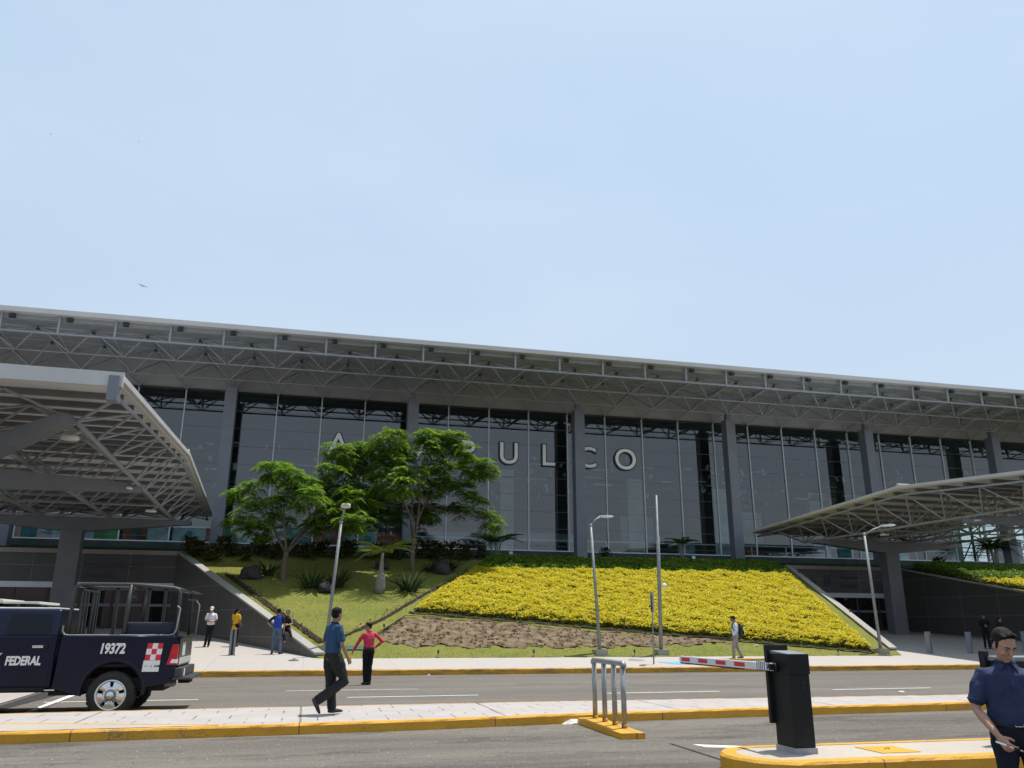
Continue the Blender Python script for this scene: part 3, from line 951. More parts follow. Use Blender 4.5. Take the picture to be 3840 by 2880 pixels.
# letters on the glass
for ch, x in zip('ACAPULCO', (1.3, 4.35, 7.4, 10.45, 13.5, 16.45, 19.5, 22.55)):
    Ml = Matrix.Translation(Vector((x, YG - 0.16, 13.02))) @ FRONT
    lo = facing_text(ch, 2.22, Ml, 'letter', MT['letter'], bld, extrude=0.02, offset=0.012, align='CENTER')
    lo.location = -Vector((24, YG, 6.0))
    ll = facing_text(ch, 2.22, Matrix.Translation(Vector((0, 0.045, 0))) @ Ml, 'letter_outline', MT['letter_dark'], lo, extrude=0.02, offset=0.095, align='CENTER')
# hall behind the glass
b = MB()
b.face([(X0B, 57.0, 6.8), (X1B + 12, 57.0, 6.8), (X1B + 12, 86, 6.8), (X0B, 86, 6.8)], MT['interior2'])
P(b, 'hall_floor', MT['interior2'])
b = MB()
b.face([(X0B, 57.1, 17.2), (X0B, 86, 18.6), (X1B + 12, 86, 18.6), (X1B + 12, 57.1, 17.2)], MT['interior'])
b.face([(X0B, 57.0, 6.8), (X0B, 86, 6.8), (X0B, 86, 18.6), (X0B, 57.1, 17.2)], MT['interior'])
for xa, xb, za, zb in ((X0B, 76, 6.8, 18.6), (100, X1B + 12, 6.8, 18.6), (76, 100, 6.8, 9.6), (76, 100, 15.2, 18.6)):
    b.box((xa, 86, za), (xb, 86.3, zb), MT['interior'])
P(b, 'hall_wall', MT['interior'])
b = MB()
for i in range(13): b.box((76 + 2 * i - 0.12, 85.9, 9.6), (76 + 2 * i + 0.12, 86.1, 15.2), MT['darkmetal'])
for z in (10.3, 11.2, 12.1, 13.0, 14.0): b.box((76, 85.95, z - 0.06), (100, 86.05, z + 0.06), MT['darkmetal'])
for i in range(12): b.tube([(76 + 2 * i, 85.7, 9.7), (78 + 2 * i, 85.7, 12.6)], 0.08, 5, MT['darkmetal'])
P(b, 'rear_window_frame', MT['darkmetal'])
b = MB()
b.box((X0B, 57.5, 7.95), (5.6, 57.7, 8.4), MT['darkmetal'])
b.box((6.4, 58.2, 7.72), (X1B, 58.3, 7.80), MT['mullion'])
for i in range(28): b.box((6.4 + 3 * i, 58.2, 6.8), (6.5 + 3 * i, 58.3, 7.75), MT['mullion'])
P(b, 'gallery_rail', MT['darkmetal'])
MT['hallwhite'] = mat('hall_white_wall', (0.45, 0.47, 0.46), 0.7, 0.3, 0.35)
MT['hallgrey'] = mat('hall_pale_piece', (0.50, 0.50, 0.49), 0.7, 0.3, 0.5)  # for loose pale pieces, added as whitish mottling behind the glass
b = MB()
for x, w, y, z0, z1 in ((-30, 2.2, 66, 6.8, 11), (-18, 1.2, 62, 6.8, 12), (-9.5, 1.6, 63, 6.8, 10.2), (-1, 3.4, 70, 8.6, 9.6), (2.5, 1.2, 64, 6.8, 13), (9.8, 3.8, 72, 8.6, 9.7), (14.6, 1.1, 64, 6.8, 14), (17.5, 5.5, 70, 8.8, 9.6), (25.2, 1.3, 63, 6.8, 13.5), (27.6, 3.2, 71, 9.0, 11.5), (33.0, 1.2, 63, 6.8, 13), (36.5, 4.4, 69, 9.2, 12.0), (42.8, 1.4, 64, 6.8, 12.5), (49, 2.2, 66, 6.8, 12), (56, 1.4, 63, 6.8, 13), (66, 3, 68, 6.8, 10)):
    b.box((x, y, z0), (x + w, y + 0.3, z1), MT['hallwhite'])
P(b, 'hall_partition', MT['hallwhite'])
b = MB()
hr = random.Random(77)
for k in range(420):
    x = hr.uniform(X0B, X1B); yy = hr.choice((62, 64, 67, 71)); z = hr.choice((12.6, 13.4, 14.2, 15.0)) + hr.gauss(0, 0.12)
    if hr.random() < 0.35: b.box((x, yy, z), (x + hr.uniform(0.5, 1.8), yy + 0.1, z + hr.uniform(0.05, 0.16)), MT['hallgrey'])
    else:
        w = hr.uniform(0.06, 0.3); dx = hr.uniform(-0.25, 0.25)
        b.bar((x, yy, z), (x + dx, yy, z + hr.uniform(0.2, 0.55)), w, 0.08, MT['hallgrey'], (0, 1, 0))
P(b, 'pale_fragments', MT['hallgrey'])
pc = [(0.35, 0.5, 0.52), (0.08, 0.22, 0.26), (0.5, 0.55, 0.58), (0.30, 0.10, 0.05), (0.45, 0.5, 0.53), (0.10, 0.28, 0.10), (0.5, 0.52, 0.56), (0.42, 0.10, 0.12)]
for i, c in enumerate(pc):
    m = mat('window_graphic_colour', c, 0.6, 0.6, 0.9, detail=2)
    MT['g%d' % i] = m
gi = 0
for i in range(16):
    xa = X0B + 3 * i + 0.12
    if i < 7: continue
    b = MB()
    cut = random.uniform(0.9, 2.2)
    b.face([(xa, 57.25, 6.86), (xa + cut, 57.25, 6.86), (xa + cut, 57.25, 7.9), (xa, 57.25, 7.9)], MT['g%d' % (gi % 8)])
    b.face([(xa + cut, 57.25, 6.86), (xa + 2.76, 57.25, 6.86), (xa + 2.76, 57.25, 7.9), (xa + cut, 57.25, 7.9)], MT['g%d' % ((gi + 3) % 8)])
    r0 = 0.22
    ring = [(xa + cut * 0.5 + r0 * math.cos(a), 57.24, 7.4 + r0 * math.sin(a)) for a in [k * math.pi / 8 for k in range(16)]]
    b.face(ring, MT['g1'])
    P(b, 'window_graphic', MT['g2']); gi += 1
for i, x in enumerate((12.3, 18.6, 27.5, 33.2, 39.4, 41.0, 47.2)):
    b = MB(); b.box((x, 58.6, 6.82), (x + random.uniform(0.8, 1.9), 58.9, 7.6 + random.uniform(0, .4)), MT['g%d' % ((i * 3 + 2) % 8)])
    P(b, 'counter', MT['g2'])

# ================================================================== RETAINING WALLS AND ENTRANCES
def flared_wall(name, base, tops, side, label, cw=0.36):
    """base: list of (x,y,ztop) along the wall, far to near; side: +1 if the bank lies on the +x side"""
    t = thing(name, (base[0][0], base[0][1], G(base[0][1])), label, 'retaining wall')
    off = -Vector(t.location)
    b = MB()
    for (xa, ya, za), (xb, yb, zb) in zip(base, base[1:]):
        vs = []
        for (x, y, z) in ((xa, ya, za), (xb, yb, zb)):
            z0 = G(y) - 0.15
            vs += [(x, y, z0), (x + side * 0.30, y, z0), (x + side * 0.30, y, z - 0.05), (x, y, z - 0.05)]
        b.raw(vs, [(0, 4, 7, 3), (1, 2, 6, 5), (3, 7, 6, 2)] if side > 0 else [(0, 3, 7, 4), (1, 5, 6, 2), (3, 2, 6, 7)], MT['stone'])
    for (x, y, z), fl in ((base[0], 1), (base[-1], -1)):
        z0 = G(y) - 0.15
        b.face([(x, y, z0), (x + side * 0.3, y, z0), (x + side * 0.3, y, z - 0.05), (x, y, z - 0.05)], MT['stone'])
    o = b.build('stone_face', MT['stone'], t, True); o.location = off
    b = MB()
    for (xa, ya, za), (xb, yb, zb) in zip(base, base[1:]):
        vs = []
        for (x, y, z) in ((xa, ya, za), (xb, yb, zb)):
            vs += [(x - side * 0.03, y, z - 0.05), (x + side * cw, y, z - 0.05), (x + side * cw, y, z + 0.03), (x - side * 0.03, y, z + 0.03)]
        b.raw(vs, [(0, 1, 5, 4), (1, 2, 6, 5), (2, 3, 7, 6), (3, 0, 4, 7), (0, 3, 2, 1), (4, 5, 6, 7)], MT['plain_conc'])
    o = b.build('coping', MT['plain_conc'], t); o.location = off
    return t
def prof(xf, ys, zf): return [(xf(y), y, zf(y)) for y in ys]
flared_wall('retaining_wall', prof(XL, (49.0, 46, 42, 38, 35.5, 33.95), lambda y: max(LH(y) + 0.10, G(y) + 0.04)), None, 1,
            'dark stone wall with pale sloping coping beside the shaded entrance, a woman sitting on it')
flared_wall('retaining_wall', prof(lambda y: XR(y) + 0.0, (49.0, 46, 42, 38, 35.5, 34.3), lambda y: max(LH(y) + 0.10, G(y) + 0.05)), None, -1,
            'wall with a bright sloping coping between the yellow hedge and the entrance on the right')
flared_wall('retaining_wall', prof(XW, (49.0, 46, 43, 40.3, 38, 34.3), lambda y: RH(y) + 0.12), None, 1,
            'tall dark stone wall below the right hedge, a pale notice panel on its face', 0.3)
# notice panel on the right wall
t = thing('notice_panel', (XW(39.0), 39.0, 2.4), 'pale rectangular notice panel fixed to the dark stone wall on the right', 'sign')
nx = Vector((-1, -0.25, 0)).normalized(); tx = Vector((0.25, -1, 0)).normalized()
b = MB()
q = [(-0.9, -0.55), (0.9, -0.55), (0.9, 0.55), (-0.9, 0.55)]
fr = [nx * 0.05 + tx * a + Vector((0, 0, c2)) for a, c2 in q]; bk = [nx * 0.01 + tx * a + Vector((0, 0, c2)) for a, c2 in q]
b.raw(fr + bk, [(0, 1, 2, 3), (7, 6, 5, 4), (0, 4, 5, 1), (1, 5, 6, 2), (2, 6, 7, 3), (3, 7, 4, 0)], MT['base_conc'])
b.build('panel', MT['base_conc'], t)

MT['sign_blue'] = mat('dull_blue_lettering', (0.035, 0.045, 0.085), 0.6)
def entrance(x0, x1, texts, label):
    t = thing('glass_entrance', ((x0 + x1) / 2, 49.0, G(49)), label, 'entrance')
    off = -Vector(t.location)
    def PP(mb, name, m, par=None, uv=False):
        o = mb.build(name, m, par or t, uv)
        if par is None: o.location = off
        return o
    zg = G(49)
    b = MB(); b.box((x0, 49.0, 3.86), (x1, 49.35, 5.36), MT['stone']); PP(b, 'stone_face', MT['stone'], None, True)
    b = MB(); b.box((x0 - 0.1, 48.9, 5.36), (x1 + 0.1, 49.6, 5.60), MT['base_conc']); PP(b, 'parapet', MT['base_conc'])
    b = MB(); b.bbox((x0 + 0.02, 48.93, 3.56), (x1 - 0.02, 49.12, 3.86), 0.01, MT['mullion']); PP(b, 'transom', MT['mullion'])
    n = max(2, int(round((x1 - x0) / 1.55))); w = (x1 - x0) / n
    for i in range(n):
        xa = x0 + w * i
        b = MB()
        b.box((xa, 49.03, zg), (xa + 0.07, 49.12, 3.56), MT['darkmetal'])
        b.box((xa + w - 0.07, 49.03, zg), (xa + w, 49.12, 3.56), MT['darkmetal'])
        b.box((xa + 0.07, 49.03, zg), (xa + w - 0.07, 49.12, zg + 0.14), MT['darkmetal'])
        b.box((xa + 0.07, 49.04, 2.62), (xa + w - 0.07, 49.11, 2.76), MT['steel_blue'])
        d = PP(b, 'door', MT['darkmetal'])
        b = MB(); b.face([(xa + 0.07, 49.08, zg + 0.14), (xa + w - 0.07, 49.08, zg + 0.14), (xa + w - 0.07, 49.08, 3.56), (xa + 0.07, 49.08, 3.56)], MT['glassdoor'])
        PP(b, 'pane', MT['glassdoor'], d)
    b = MB()
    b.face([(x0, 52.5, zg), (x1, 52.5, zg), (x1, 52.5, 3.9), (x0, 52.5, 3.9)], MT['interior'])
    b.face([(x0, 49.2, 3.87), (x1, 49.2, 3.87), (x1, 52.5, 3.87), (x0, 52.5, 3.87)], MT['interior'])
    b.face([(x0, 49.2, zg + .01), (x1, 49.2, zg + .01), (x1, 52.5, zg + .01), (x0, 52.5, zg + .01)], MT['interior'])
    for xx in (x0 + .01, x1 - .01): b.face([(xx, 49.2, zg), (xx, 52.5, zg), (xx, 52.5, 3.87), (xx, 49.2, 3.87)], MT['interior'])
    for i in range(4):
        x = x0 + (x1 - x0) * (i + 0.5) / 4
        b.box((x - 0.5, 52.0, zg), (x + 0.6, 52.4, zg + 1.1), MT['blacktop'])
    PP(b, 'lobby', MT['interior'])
    for s, size, x, z in texts:
        o = facing_text(s, size, Matrix.Translation(Vector((x, 48.985, z))) @ FRONT, 'lettering', MT['sign_blue'], t, extrude=0.006, offset=0.004)
        o.location = off
    return t, PP
eL, _ = entrance(-24.8, -7.02, [('Documentaci\u00f3n', 0.52, -12.2, 4.62), ('Check-in', 0.46, -12.0, 4.08)], 'dark stone entrance with glass doors under the big canopy, behind the pickup truck')
eR, PPR = entrance(30.75, 38.95, [('Llegadas', 0.42, 34.5, 4.75), ('Arrivals', 0.42, 34.5, 4.22)], 'dark entrance front with a white transom between the yellow hedge and the tall stone wall')
b = MB()
b.prism([(32.35, 4.98), (32.45, 4.98), (32.45, 4.55), (32.65, 4.72), (32.72, 4.62), (32.40, 4.22), (32.08, 4.62), (32.15, 4.72), (32.35, 4.55)], 0, 0.012, MT['sign_blue'])
for dx in (0, 0.28):
    b.prism([(33.4 + dx + 0.09 * math.cos(a * math.pi / 5), 4.93 + 0.09 * math.sin(a * math.pi / 5)) for a in range(10)], 0, 0.012, MT['sign_blue'])
    b.prism([(33.29 + dx, 4.80), (33.29 + dx, 4.3), (33.51 + dx, 4.3), (33.51 + dx, 4.80)], 0, 0.012, MT['sign_blue'])
b.v = [(x, 48.985 - z, y) for x, y, z in b.v]
PPR(b, 'pictogram', MT['sign_blue'])

# ================================================================== CANOPIES
def make_canopy(x0, label):
    zb = G(46)
    t = thing('entrance_canopy', (x0, 46, zb), label, 'canopy', 'truss canopies over the entrances', R(1.72))
    W = 6.1
    def zr(y):             # top of the roof, above the base
        if y > -8.6: z = 8.2 + (6.0 - y) / 14.6 * 0.78
        else: z = 8.98 - (-8.6 - y) / 15.7 * 1.12
        return z - zb
    ysec = [6.0, -8.6, -24.3]
    b = MB()
    for ya, yb in zip(ysec, ysec[1:]):
        vs = []
        for y in (ya, yb):
            vs += [(-W + .06, y, zr(y) - 0.22), (W - .06, y, zr(y) - 0.22), (W - .06, y, zr(y) - 0.03), (-W + .06, y, zr(y) - 0.03)]
        b.raw(vs, [(0, 1, 5, 4), (2, 3, 7, 6), (1, 2, 6, 5), (3, 0, 4, 7)], MT['candeck'])
    roof = b.build('roof_panel', MT['candeck'], t)
    b = MB()
    for s in (-1, 1):
        for ya, yb in zip(ysec, ysec[1:]):
            b.bar((s * W, ya, zr(ya) - 0.10), (s * W, yb, zr(yb) - 0.10), 0.08, 0.15, MT['fascia'])
    b.box((-W - .05, -24.42, zr(-24.3) - 0.36), (W + .05, -24.30, zr(-24.3) + 0.02), MT['fascia'])
    b.box((-W - .05, 6.0, zr(6) - 0.26), (W + .05, 6.1, zr(6) + 0.02), MT['fascia'])
    b.build('fascia', MT['fascia'], t)
    b = MB(); b.tube([(-W, -8.6, zr(-8.6) + 0.01), (W, -8.6, zr(-8.6) + 0.01)], 0.10, 8, MT['fascia']); b.build('ridge_cap', MT['fascia'], t)
    b = MB()
    y = 5.0
    while y > -24:
        z = zr(y) - 0.22
        b.box((-W + .25, y - 0.09, z - 0.16), (W - .25, y + 0.09, z), MT['canpurlin'])
        y -= 1.62
    b.build('purlin', MT['canpurlin'], roof)
    zl = 7.0 - zb
    def zlow(y): return min(zl, zr(y) - 0.75) if y < 3.5 else zr(y) - 0.45
    ys = [5.7 - 2.43 * i for i in range(13)]
    ylo = [4.5 - 2.43 * i for i in range(12)]
    for s in (-1, 1):
        b = MB(); b.tube([(s * (W - .2), y, zr(y) - 0.5) for y in ys], 0.055, 8, MT['truss']); b.build('edge_chord', MT['truss'], t)
    for x in (-4.7, -1.6, 1.6, 4.7):
        b = MB(); b.tube([(x, y, zlow(y)) for y in ylo], 0.075, 8, MT['truss_dark']); b.build('truss_chord', MT['truss_dark'], t)
    for s in (-1, 1):
        b = MB()
        for i, y in enumerate(ylo):
            b.tube([(s * 4.7, y, zlow(y)), (s * (W - .2), ys[i], zr(ys[i]) - 0.5)], 0.042, 6, MT['truss'], False)
            b.tube([(s * 4.7, y, zlow(y)), (s * (W - .2), ys[i + 1], zr(ys[i + 1]) - 0.5)], 0.042, 6, MT['truss'], False)
        b.build('side_web', MT['truss'], t)
    b = MB()
    for i, y in enumerate(ylo):
        for xa, xm, xb in ((-4.7, -3.15, -1.6), (-1.6, 0, 1.6), (1.6, 3.15, 4.7)):
            for dy in (-1.2, 1.2):
                yy = y + dy
                if yy < -24 or yy > 5.8: continue
                b.tube([(xa, y, zlow(y)), (xm, yy, zr(yy) - 0.42)], 0.04, 5, MT['truss_dark'], False)
                b.tube([(xb, y, zlow(y)), (xm, yy, zr(yy) - 0.42)], 0.04, 5, MT['truss_dark'], False)
        if i % 2 == 0: b.tube([(-4.7, y, zlow(y)), (4.7, y, zlow(y))], 0.04, 5, MT['truss_dark'], False)
    b.build('truss_web', MT['truss_dark'], t)
    # rear column with its tapered cross beam
    b = MB(); b.bbox((-0.50, -0.34, -0.1), (0.50, 0.34, 5.05), 0.03, MT['canopycol']); b.build('column', MT['canopycol'], t)
    b = MB()
    pr = [(-5.6, 5.48), (-4.9, 5.42), (-0.8, 5.0), (0.8, 5.0), (4.9, 5.42), (5.6, 5.48), (5.6, 5.68), (-5.6, 5.68)]
    b.prism([(p[0], p[1]) for p in pr], -0.3, 0.3, MT['canopycol'])
    b.v = [(x, z, y) for x, y, z in b.v]
    b.build('beam', MT['canopycol'], t)
    # front column on the road edge with four spread arms
    zf = -zb
    b = MB(); b.bbox((-0.6, -18.95, zf - 0.1), (0.6, -18.05, zf + 6.2), 0.03, MT['canopycol']); b.build('column', MT['canopycol'], t)
    for sx in (-1, 1):
        for ye in (-11.2, -23.0):
            b = MB(); p = Vector((0, -18.5, zf + 5.95)); q = Vector((sx * 4.65, ye, zlow(ye) - 0.12))
            dirv = (q - p).normalized(); side = dirv.cross(Vector((0, 0, 1))).normalized(); up = side.cross(dirv)
            vs = []
            for c2, w, h in ((p, 0.28, 0.38), (q, 0.2, 0.16)):
                vs += [c2 - side * w - up * h, c2 + side * w - up * h, c2 + side * w + up * h, c2 - side * w + up * h]
            b.raw(vs, [(0, 1, 5, 4), (1, 2, 6, 5), (2, 3, 7, 6), (3, 0, 4, 7), (4, 5, 6, 7), (0, 3, 2, 1)], MT['canopycol'])
            b.build('arm', MT['canopycol'], t)
    for s in (-1, 1):
        for y in (-21.0, -11.8, -5.0):
            b = MB(); b.lathe([(0.0, -0.02), (0.24, -0.02), (0.26, 0.04), (0.2, 0.10), (0.0, 0.10)], 16, MT['lamphead'], Matrix.Translation(Vector((s * 4.3, y, zlow(y) - 0.25))))
            b.tube([(s * 4.3, y, zlow(y) - 0.15), (s * 4.6, y, zlow(y))], 0.03, 6, MT['lamphead'])
            b.build('downlight', MT['lamphead'], t)
        b = MB(); b.bbox((s * 5.95 - 0.13, -24.5, zr(-24.3) - 0.75), (s * 5.95 + 0.13, -24.1, zr(-24.3) - 0.08), 0.02, MT['steel_blue'])
        b.build('gutter_box', MT['steel_blue'], t)
    return t
cL = make_canopy(-11.9, 'big pale canopy over the entrance behind the pickup truck, seen from below')
cR = copy_tree(cL)
cR.location = (36.2, 46, G(46))
cR['label'] = 'canopy over the entrance to the right of the yellow hedge'

# ================================================================== VEGETATION
def frond_template(npair=7, L=1.0, droop=0.35, lw=0.30, wid=0.085):
    """one feathery frond along +x drooping to -z; returns verts (n,3) and quads"""
    V, F = [], []
    for i in range(npair):
        t = (i + 0.6) / npair
        x = L * t; z = -droop * t * t * L
        ll = lw * math.sin(math.pi * (0.18 + 0.72 * t)) * L
        w = wid * L
        for s in (-1, 1):
            tip = (x + ll * 0.45, s * ll, z - ll * 0.25)
            mid = ((x + tip[0]) / 2, s * ll * 0.5, z - ll * 0.06)
            k = len(V)
            V += [(x - w * 0.2, 0, z), (mid[0] + w, mid[1], mid[2]), tip, (mid[0] - w, mid[1], mid[2])]
            F.append((k, k + 1, k + 2, k + 3))
    return np.array(V), np.array(F)

def scatter(template, mats4):
    """template (V,F); mats4: (n,3,3) rotation*scale and (n,3) location"""
    V, F = template
    Rm, T = mats4
    n = len(T)
    VV = np.einsum('nij,vj->nvi', Rm, V) + T[:, None, :]
    FF = F[None] + (np.arange(n) * len(V))[:, None, None]
    return VV.reshape(-1, 3), FF.reshape(-1, F.shape[1])

def basis(dirs, ups, scale):
    x = dirs / np.linalg.norm(dirs, axis=1, keepdims=True)
    y = np.cross(ups, x); y /= (np.linalg.norm(y, axis=1, keepdims=True) + 1e-9)
    z = np.cross(x, y)
    return np.stack([x, y, z], axis=2) * scale[:, None, None]

def leafy(name, pos, dirs, scale, template, material, parent, ups=None):
    if ups is None:
        ups = np.tile(np.array([0, 0, 1.0]), (len(pos), 1)) + RNG.normal(0, 0.25, (len(pos), 3))
    V, F = scatter(template, (basis(dirs, ups, scale), pos))
    return np_mesh(name, V, F, material, parent)

def limb(b, p, q, r0, r1, sag=0.0, n=5, seg=7):
    p, q = Vector(p), Vector(q)
    pts, rs = [], []
    side = Vector((random.uniform(-1, 1), random.uniform(-1, 1), 0)) * (q - p).length * 0.06
    for i in range(n):
        t = i / (n - 1)
        pts.append(p.lerp(q, t) + side * math.sin(math.pi * t) + Vector((0, 0, sag * math.sin(math.pi * t))))
        rs.append(r0 + (r1 - r0) * t)
    b.tube(pts, rs, seg, MT['bark'], True)

FR_TREE = frond_template(7, 1.0, 0.6, 0.34, 0.085)
def flame_tree(loc, trunk_top, tiers, label, seed, leaf=0.60):
    """tiers: list of (x,y,z,r) foliage pads relative to the base"""
    rnd = random.Random(seed); rng = np.random.default_rng(seed)
    tiers = [(x, y + rnd.uniform(-2.1, 2.1) * min(1.0, 0.45 + 0.5 * rr), z, rr * 1.05) for x, y, z, rr in tiers]
    t = thing('flame_tree', loc, label, 'tree', 'feathery flame trees on the lawn')
    b = MB()
    st = random.getstate(); random.seed(seed)
    fx, fy, fz, fr_ = trunk_top['fork']
    limb(b, (0, 0, -0.15), (fx, fy, fz), fr_ * 1.15, fr_ * 0.9, 0, 8, 11)
    for (bx, by, bz, r) in trunk_top['stems']:
        limb(b, (fx, fy, fz - 0.12), (bx, by, bz), r, r * 0.72, 0, 7, 9)
    for (x, y, z, rr) in tiers:
        s = min(trunk_top['stems'], key=lambda q: (q[0] - x) ** 2 + (q[1] - y) ** 2)
        p = Vector((s[0], s[1], s[2])); q = Vector((x, y, z - 0.15))
        mid = p.lerp(q, 0.5) + Vector((0, 0, 0.25 if q.z > p.z + .5 else -0.1))
        r = s[3] * 0.42
        limb(b, p - Vector((0, 0, 0.12)), mid, r, r * 0.7)
        limb(b, mid, q, r * 0.7, r * 0.35)
        for k in range(7):
            a = rnd.uniform(0, 6.28); d = rr * rnd.uniform(0.4, 0.9)
            limb(b, mid.lerp(q, rnd.uniform(0.5, 1)), q + Vector((math.cos(a) * d, math.sin(a) * d * 0.9, rnd.uniform(-0.35, 0.45) * rr)), r * 0.26, 0.008, 0.05, 4, 5)
    random.setstate(st)
    b.build('trunk', MT['bark'], t)
    pos, dirs, sc_ = [], [], []
    for (x, y, z, rr) in tiers:
        for k in range(int(23 * rr * rr) + 7):
            while True:
                q = Vector((rnd.uniform(-1, 1), rnd.uniform(-1, 1), rnd.uniform(-1, 1)))
                if q.length < 1: break
            if q.length < 0.45 and rnd.random() < 0.6: continue
            cx, cy, cz = x + q.x * rr, y + q.y * rr * 0.9, z + q.z * rr * 0.78 - 0.12 * rr * (q.x * q.x + q.y * q.y)
            m = rnd.randint(4, 8); a0 = rnd.uniform(0, 6.28); size = leaf * rnd.uniform(0.7, 1.2)
            tilt = rnd.uniform(-0.15, 0.35) if q.z > -0.2 else rnd.uniform(-0.6, 0.05)
            for j in range(m):
                aa = a0 + 6.283 * j / m + rnd.uniform(-.3, .3)
                dx, dy = math.cos(aa) + 0.5 * q.x, math.sin(aa) + 0.5 * q.y
                pos.append((cx, cy, cz)); dirs.append((dx, dy, tilt + rnd.uniform(-0.2, 0.25))); sc_.append(size * rnd.uniform(0.8, 1.1))
    leafy('crown', np.array(pos), np.array(dirs), np.array(sc_), FR_TREE, MT['tleaf'], t)
    return t

flame_tree((-1.3, 44.2, LH(44.2) - 0.05), {'fork': (0.05, 0, 1.45, 0.14), 'stems': [(-0.85, 0.3, 3.0, 0.075), (-0.25, -0.4, 3.2, 0.08), (1.15, 0.3, 3.1, 0.095), (1.5, -0.3, 2.9, 0.06)]},
           [(-1.5, 0.2, 3.5, 0.95), (-2.3, -0.2, 2.9, 0.7), (-0.7, 0.5, 3.9, 0.8), (-1.5, 0.1, 2.7, 0.6), (-1.9, 0.3, 4.9, 0.5), (-1.0, 0.3, 5.5, 0.55), (-0.1, 0.3, 5.3, 0.6), (-0.7, 0, 6.1, 0.35), (0.6, 0.6, 5.0, 0.75), (0.9, -0.4, 4.2, 0.8), (1.6, 0.3, 5.2, 0.8), (1.7, 0.1, 3.7, 0.85), (2.6, 0.2, 4.9, 0.9), (2.5, 0.6, 3.5, 0.9), (3.4, 0.0, 4.3, 0.9), (3.4, 0.5, 3.2, 0.8), (1.3, 0.0, 2.9, 0.5), (2.0, -.3, 6.0, 0.55), (-2.7, 0.2, 4.5, 0.3)],
           'shorter feathery tree with a forked trunk on the lawn, nearer the sloping wall', 3)
flame_tree((5.6, 46.4, LH(46.4) - 0.05), {'fork': (0.0, 0, 1.75, 0.13), 'stems': [(-0.15, 0.2, 4.0, 0.09), (0.55, 0.3, 3.8, 0.07), (-0.75, -0.3, 3.9, 0.08), (0.2, -0.4, 5.0, 0.07)]},
           [(-1.8, 0.0, 7.5, 0.75), (-0.7, 0.0, 7.3, 0.65), (0.5, 0.0, 7.5, 0.75), (-2.8, 0.0, 7.1, 0.6), (1.8, 0.0, 7.6, 0.6), (-4.7, 0.0, 6.6, 0.6), (-1.4, 0.0, 6.9, 0.75), (-2.4, 0.2, 6.7, 0.7), (-3.4, 0.1, 6.7, 0.75), (-4.2, 0.0, 6.2, 0.7), (-3.6, -0.2, 5.5, 0.85), (-2.7, 0.3, 5.8, 0.8), (-1.6, 0.3, 6.2, 0.8), (-0.7, 0.5, 6.6, 0.6), (0.4, -0.2, 6.8, 0.8), (1.3, 0.2, 7.2, 0.75), (2.2, 0.1, 7.0, 0.7), (3.2, 0.2, 6.1, 0.75), (3.9, -0.2, 6.0, 0.65), (2.2, -0.5, 6.0, 0.75), (1.0, 0.3, 5.9, 0.75), (-0.6, -0.3, 5.5, 0.8), (-2.0, -0.3, 4.9, 0.9), (-3.0, 0.3, 4.6, 0.85), (-1.0, -0.6, 4.5, 0.85), (0.3, 0.3, 4.9, 0.8), (1.5, 0.3, 4.8, 0.65), (2.8, 0.3, 5.1, 0.65), (3.3, 0.2, 4.0, 0.75), (2.4, 0.2, 3.6, 0.5), (4.1, 0.0, 3.2, 0.65), (-2.4, 0.5, 3.7, 0.85), (-1.2, 0.3, 3.4, 0.7), (1.2, 0.6, 3.7, 0.55), (4.6, 0.1, 2.7, 0.4), (-3.6, 0.2, 3.8, 0.6), (0.2, 0.2, 3.7, 0.5)],
           'taller wide feathery green tree on the lawn hiding the first letters of the sign', 8)

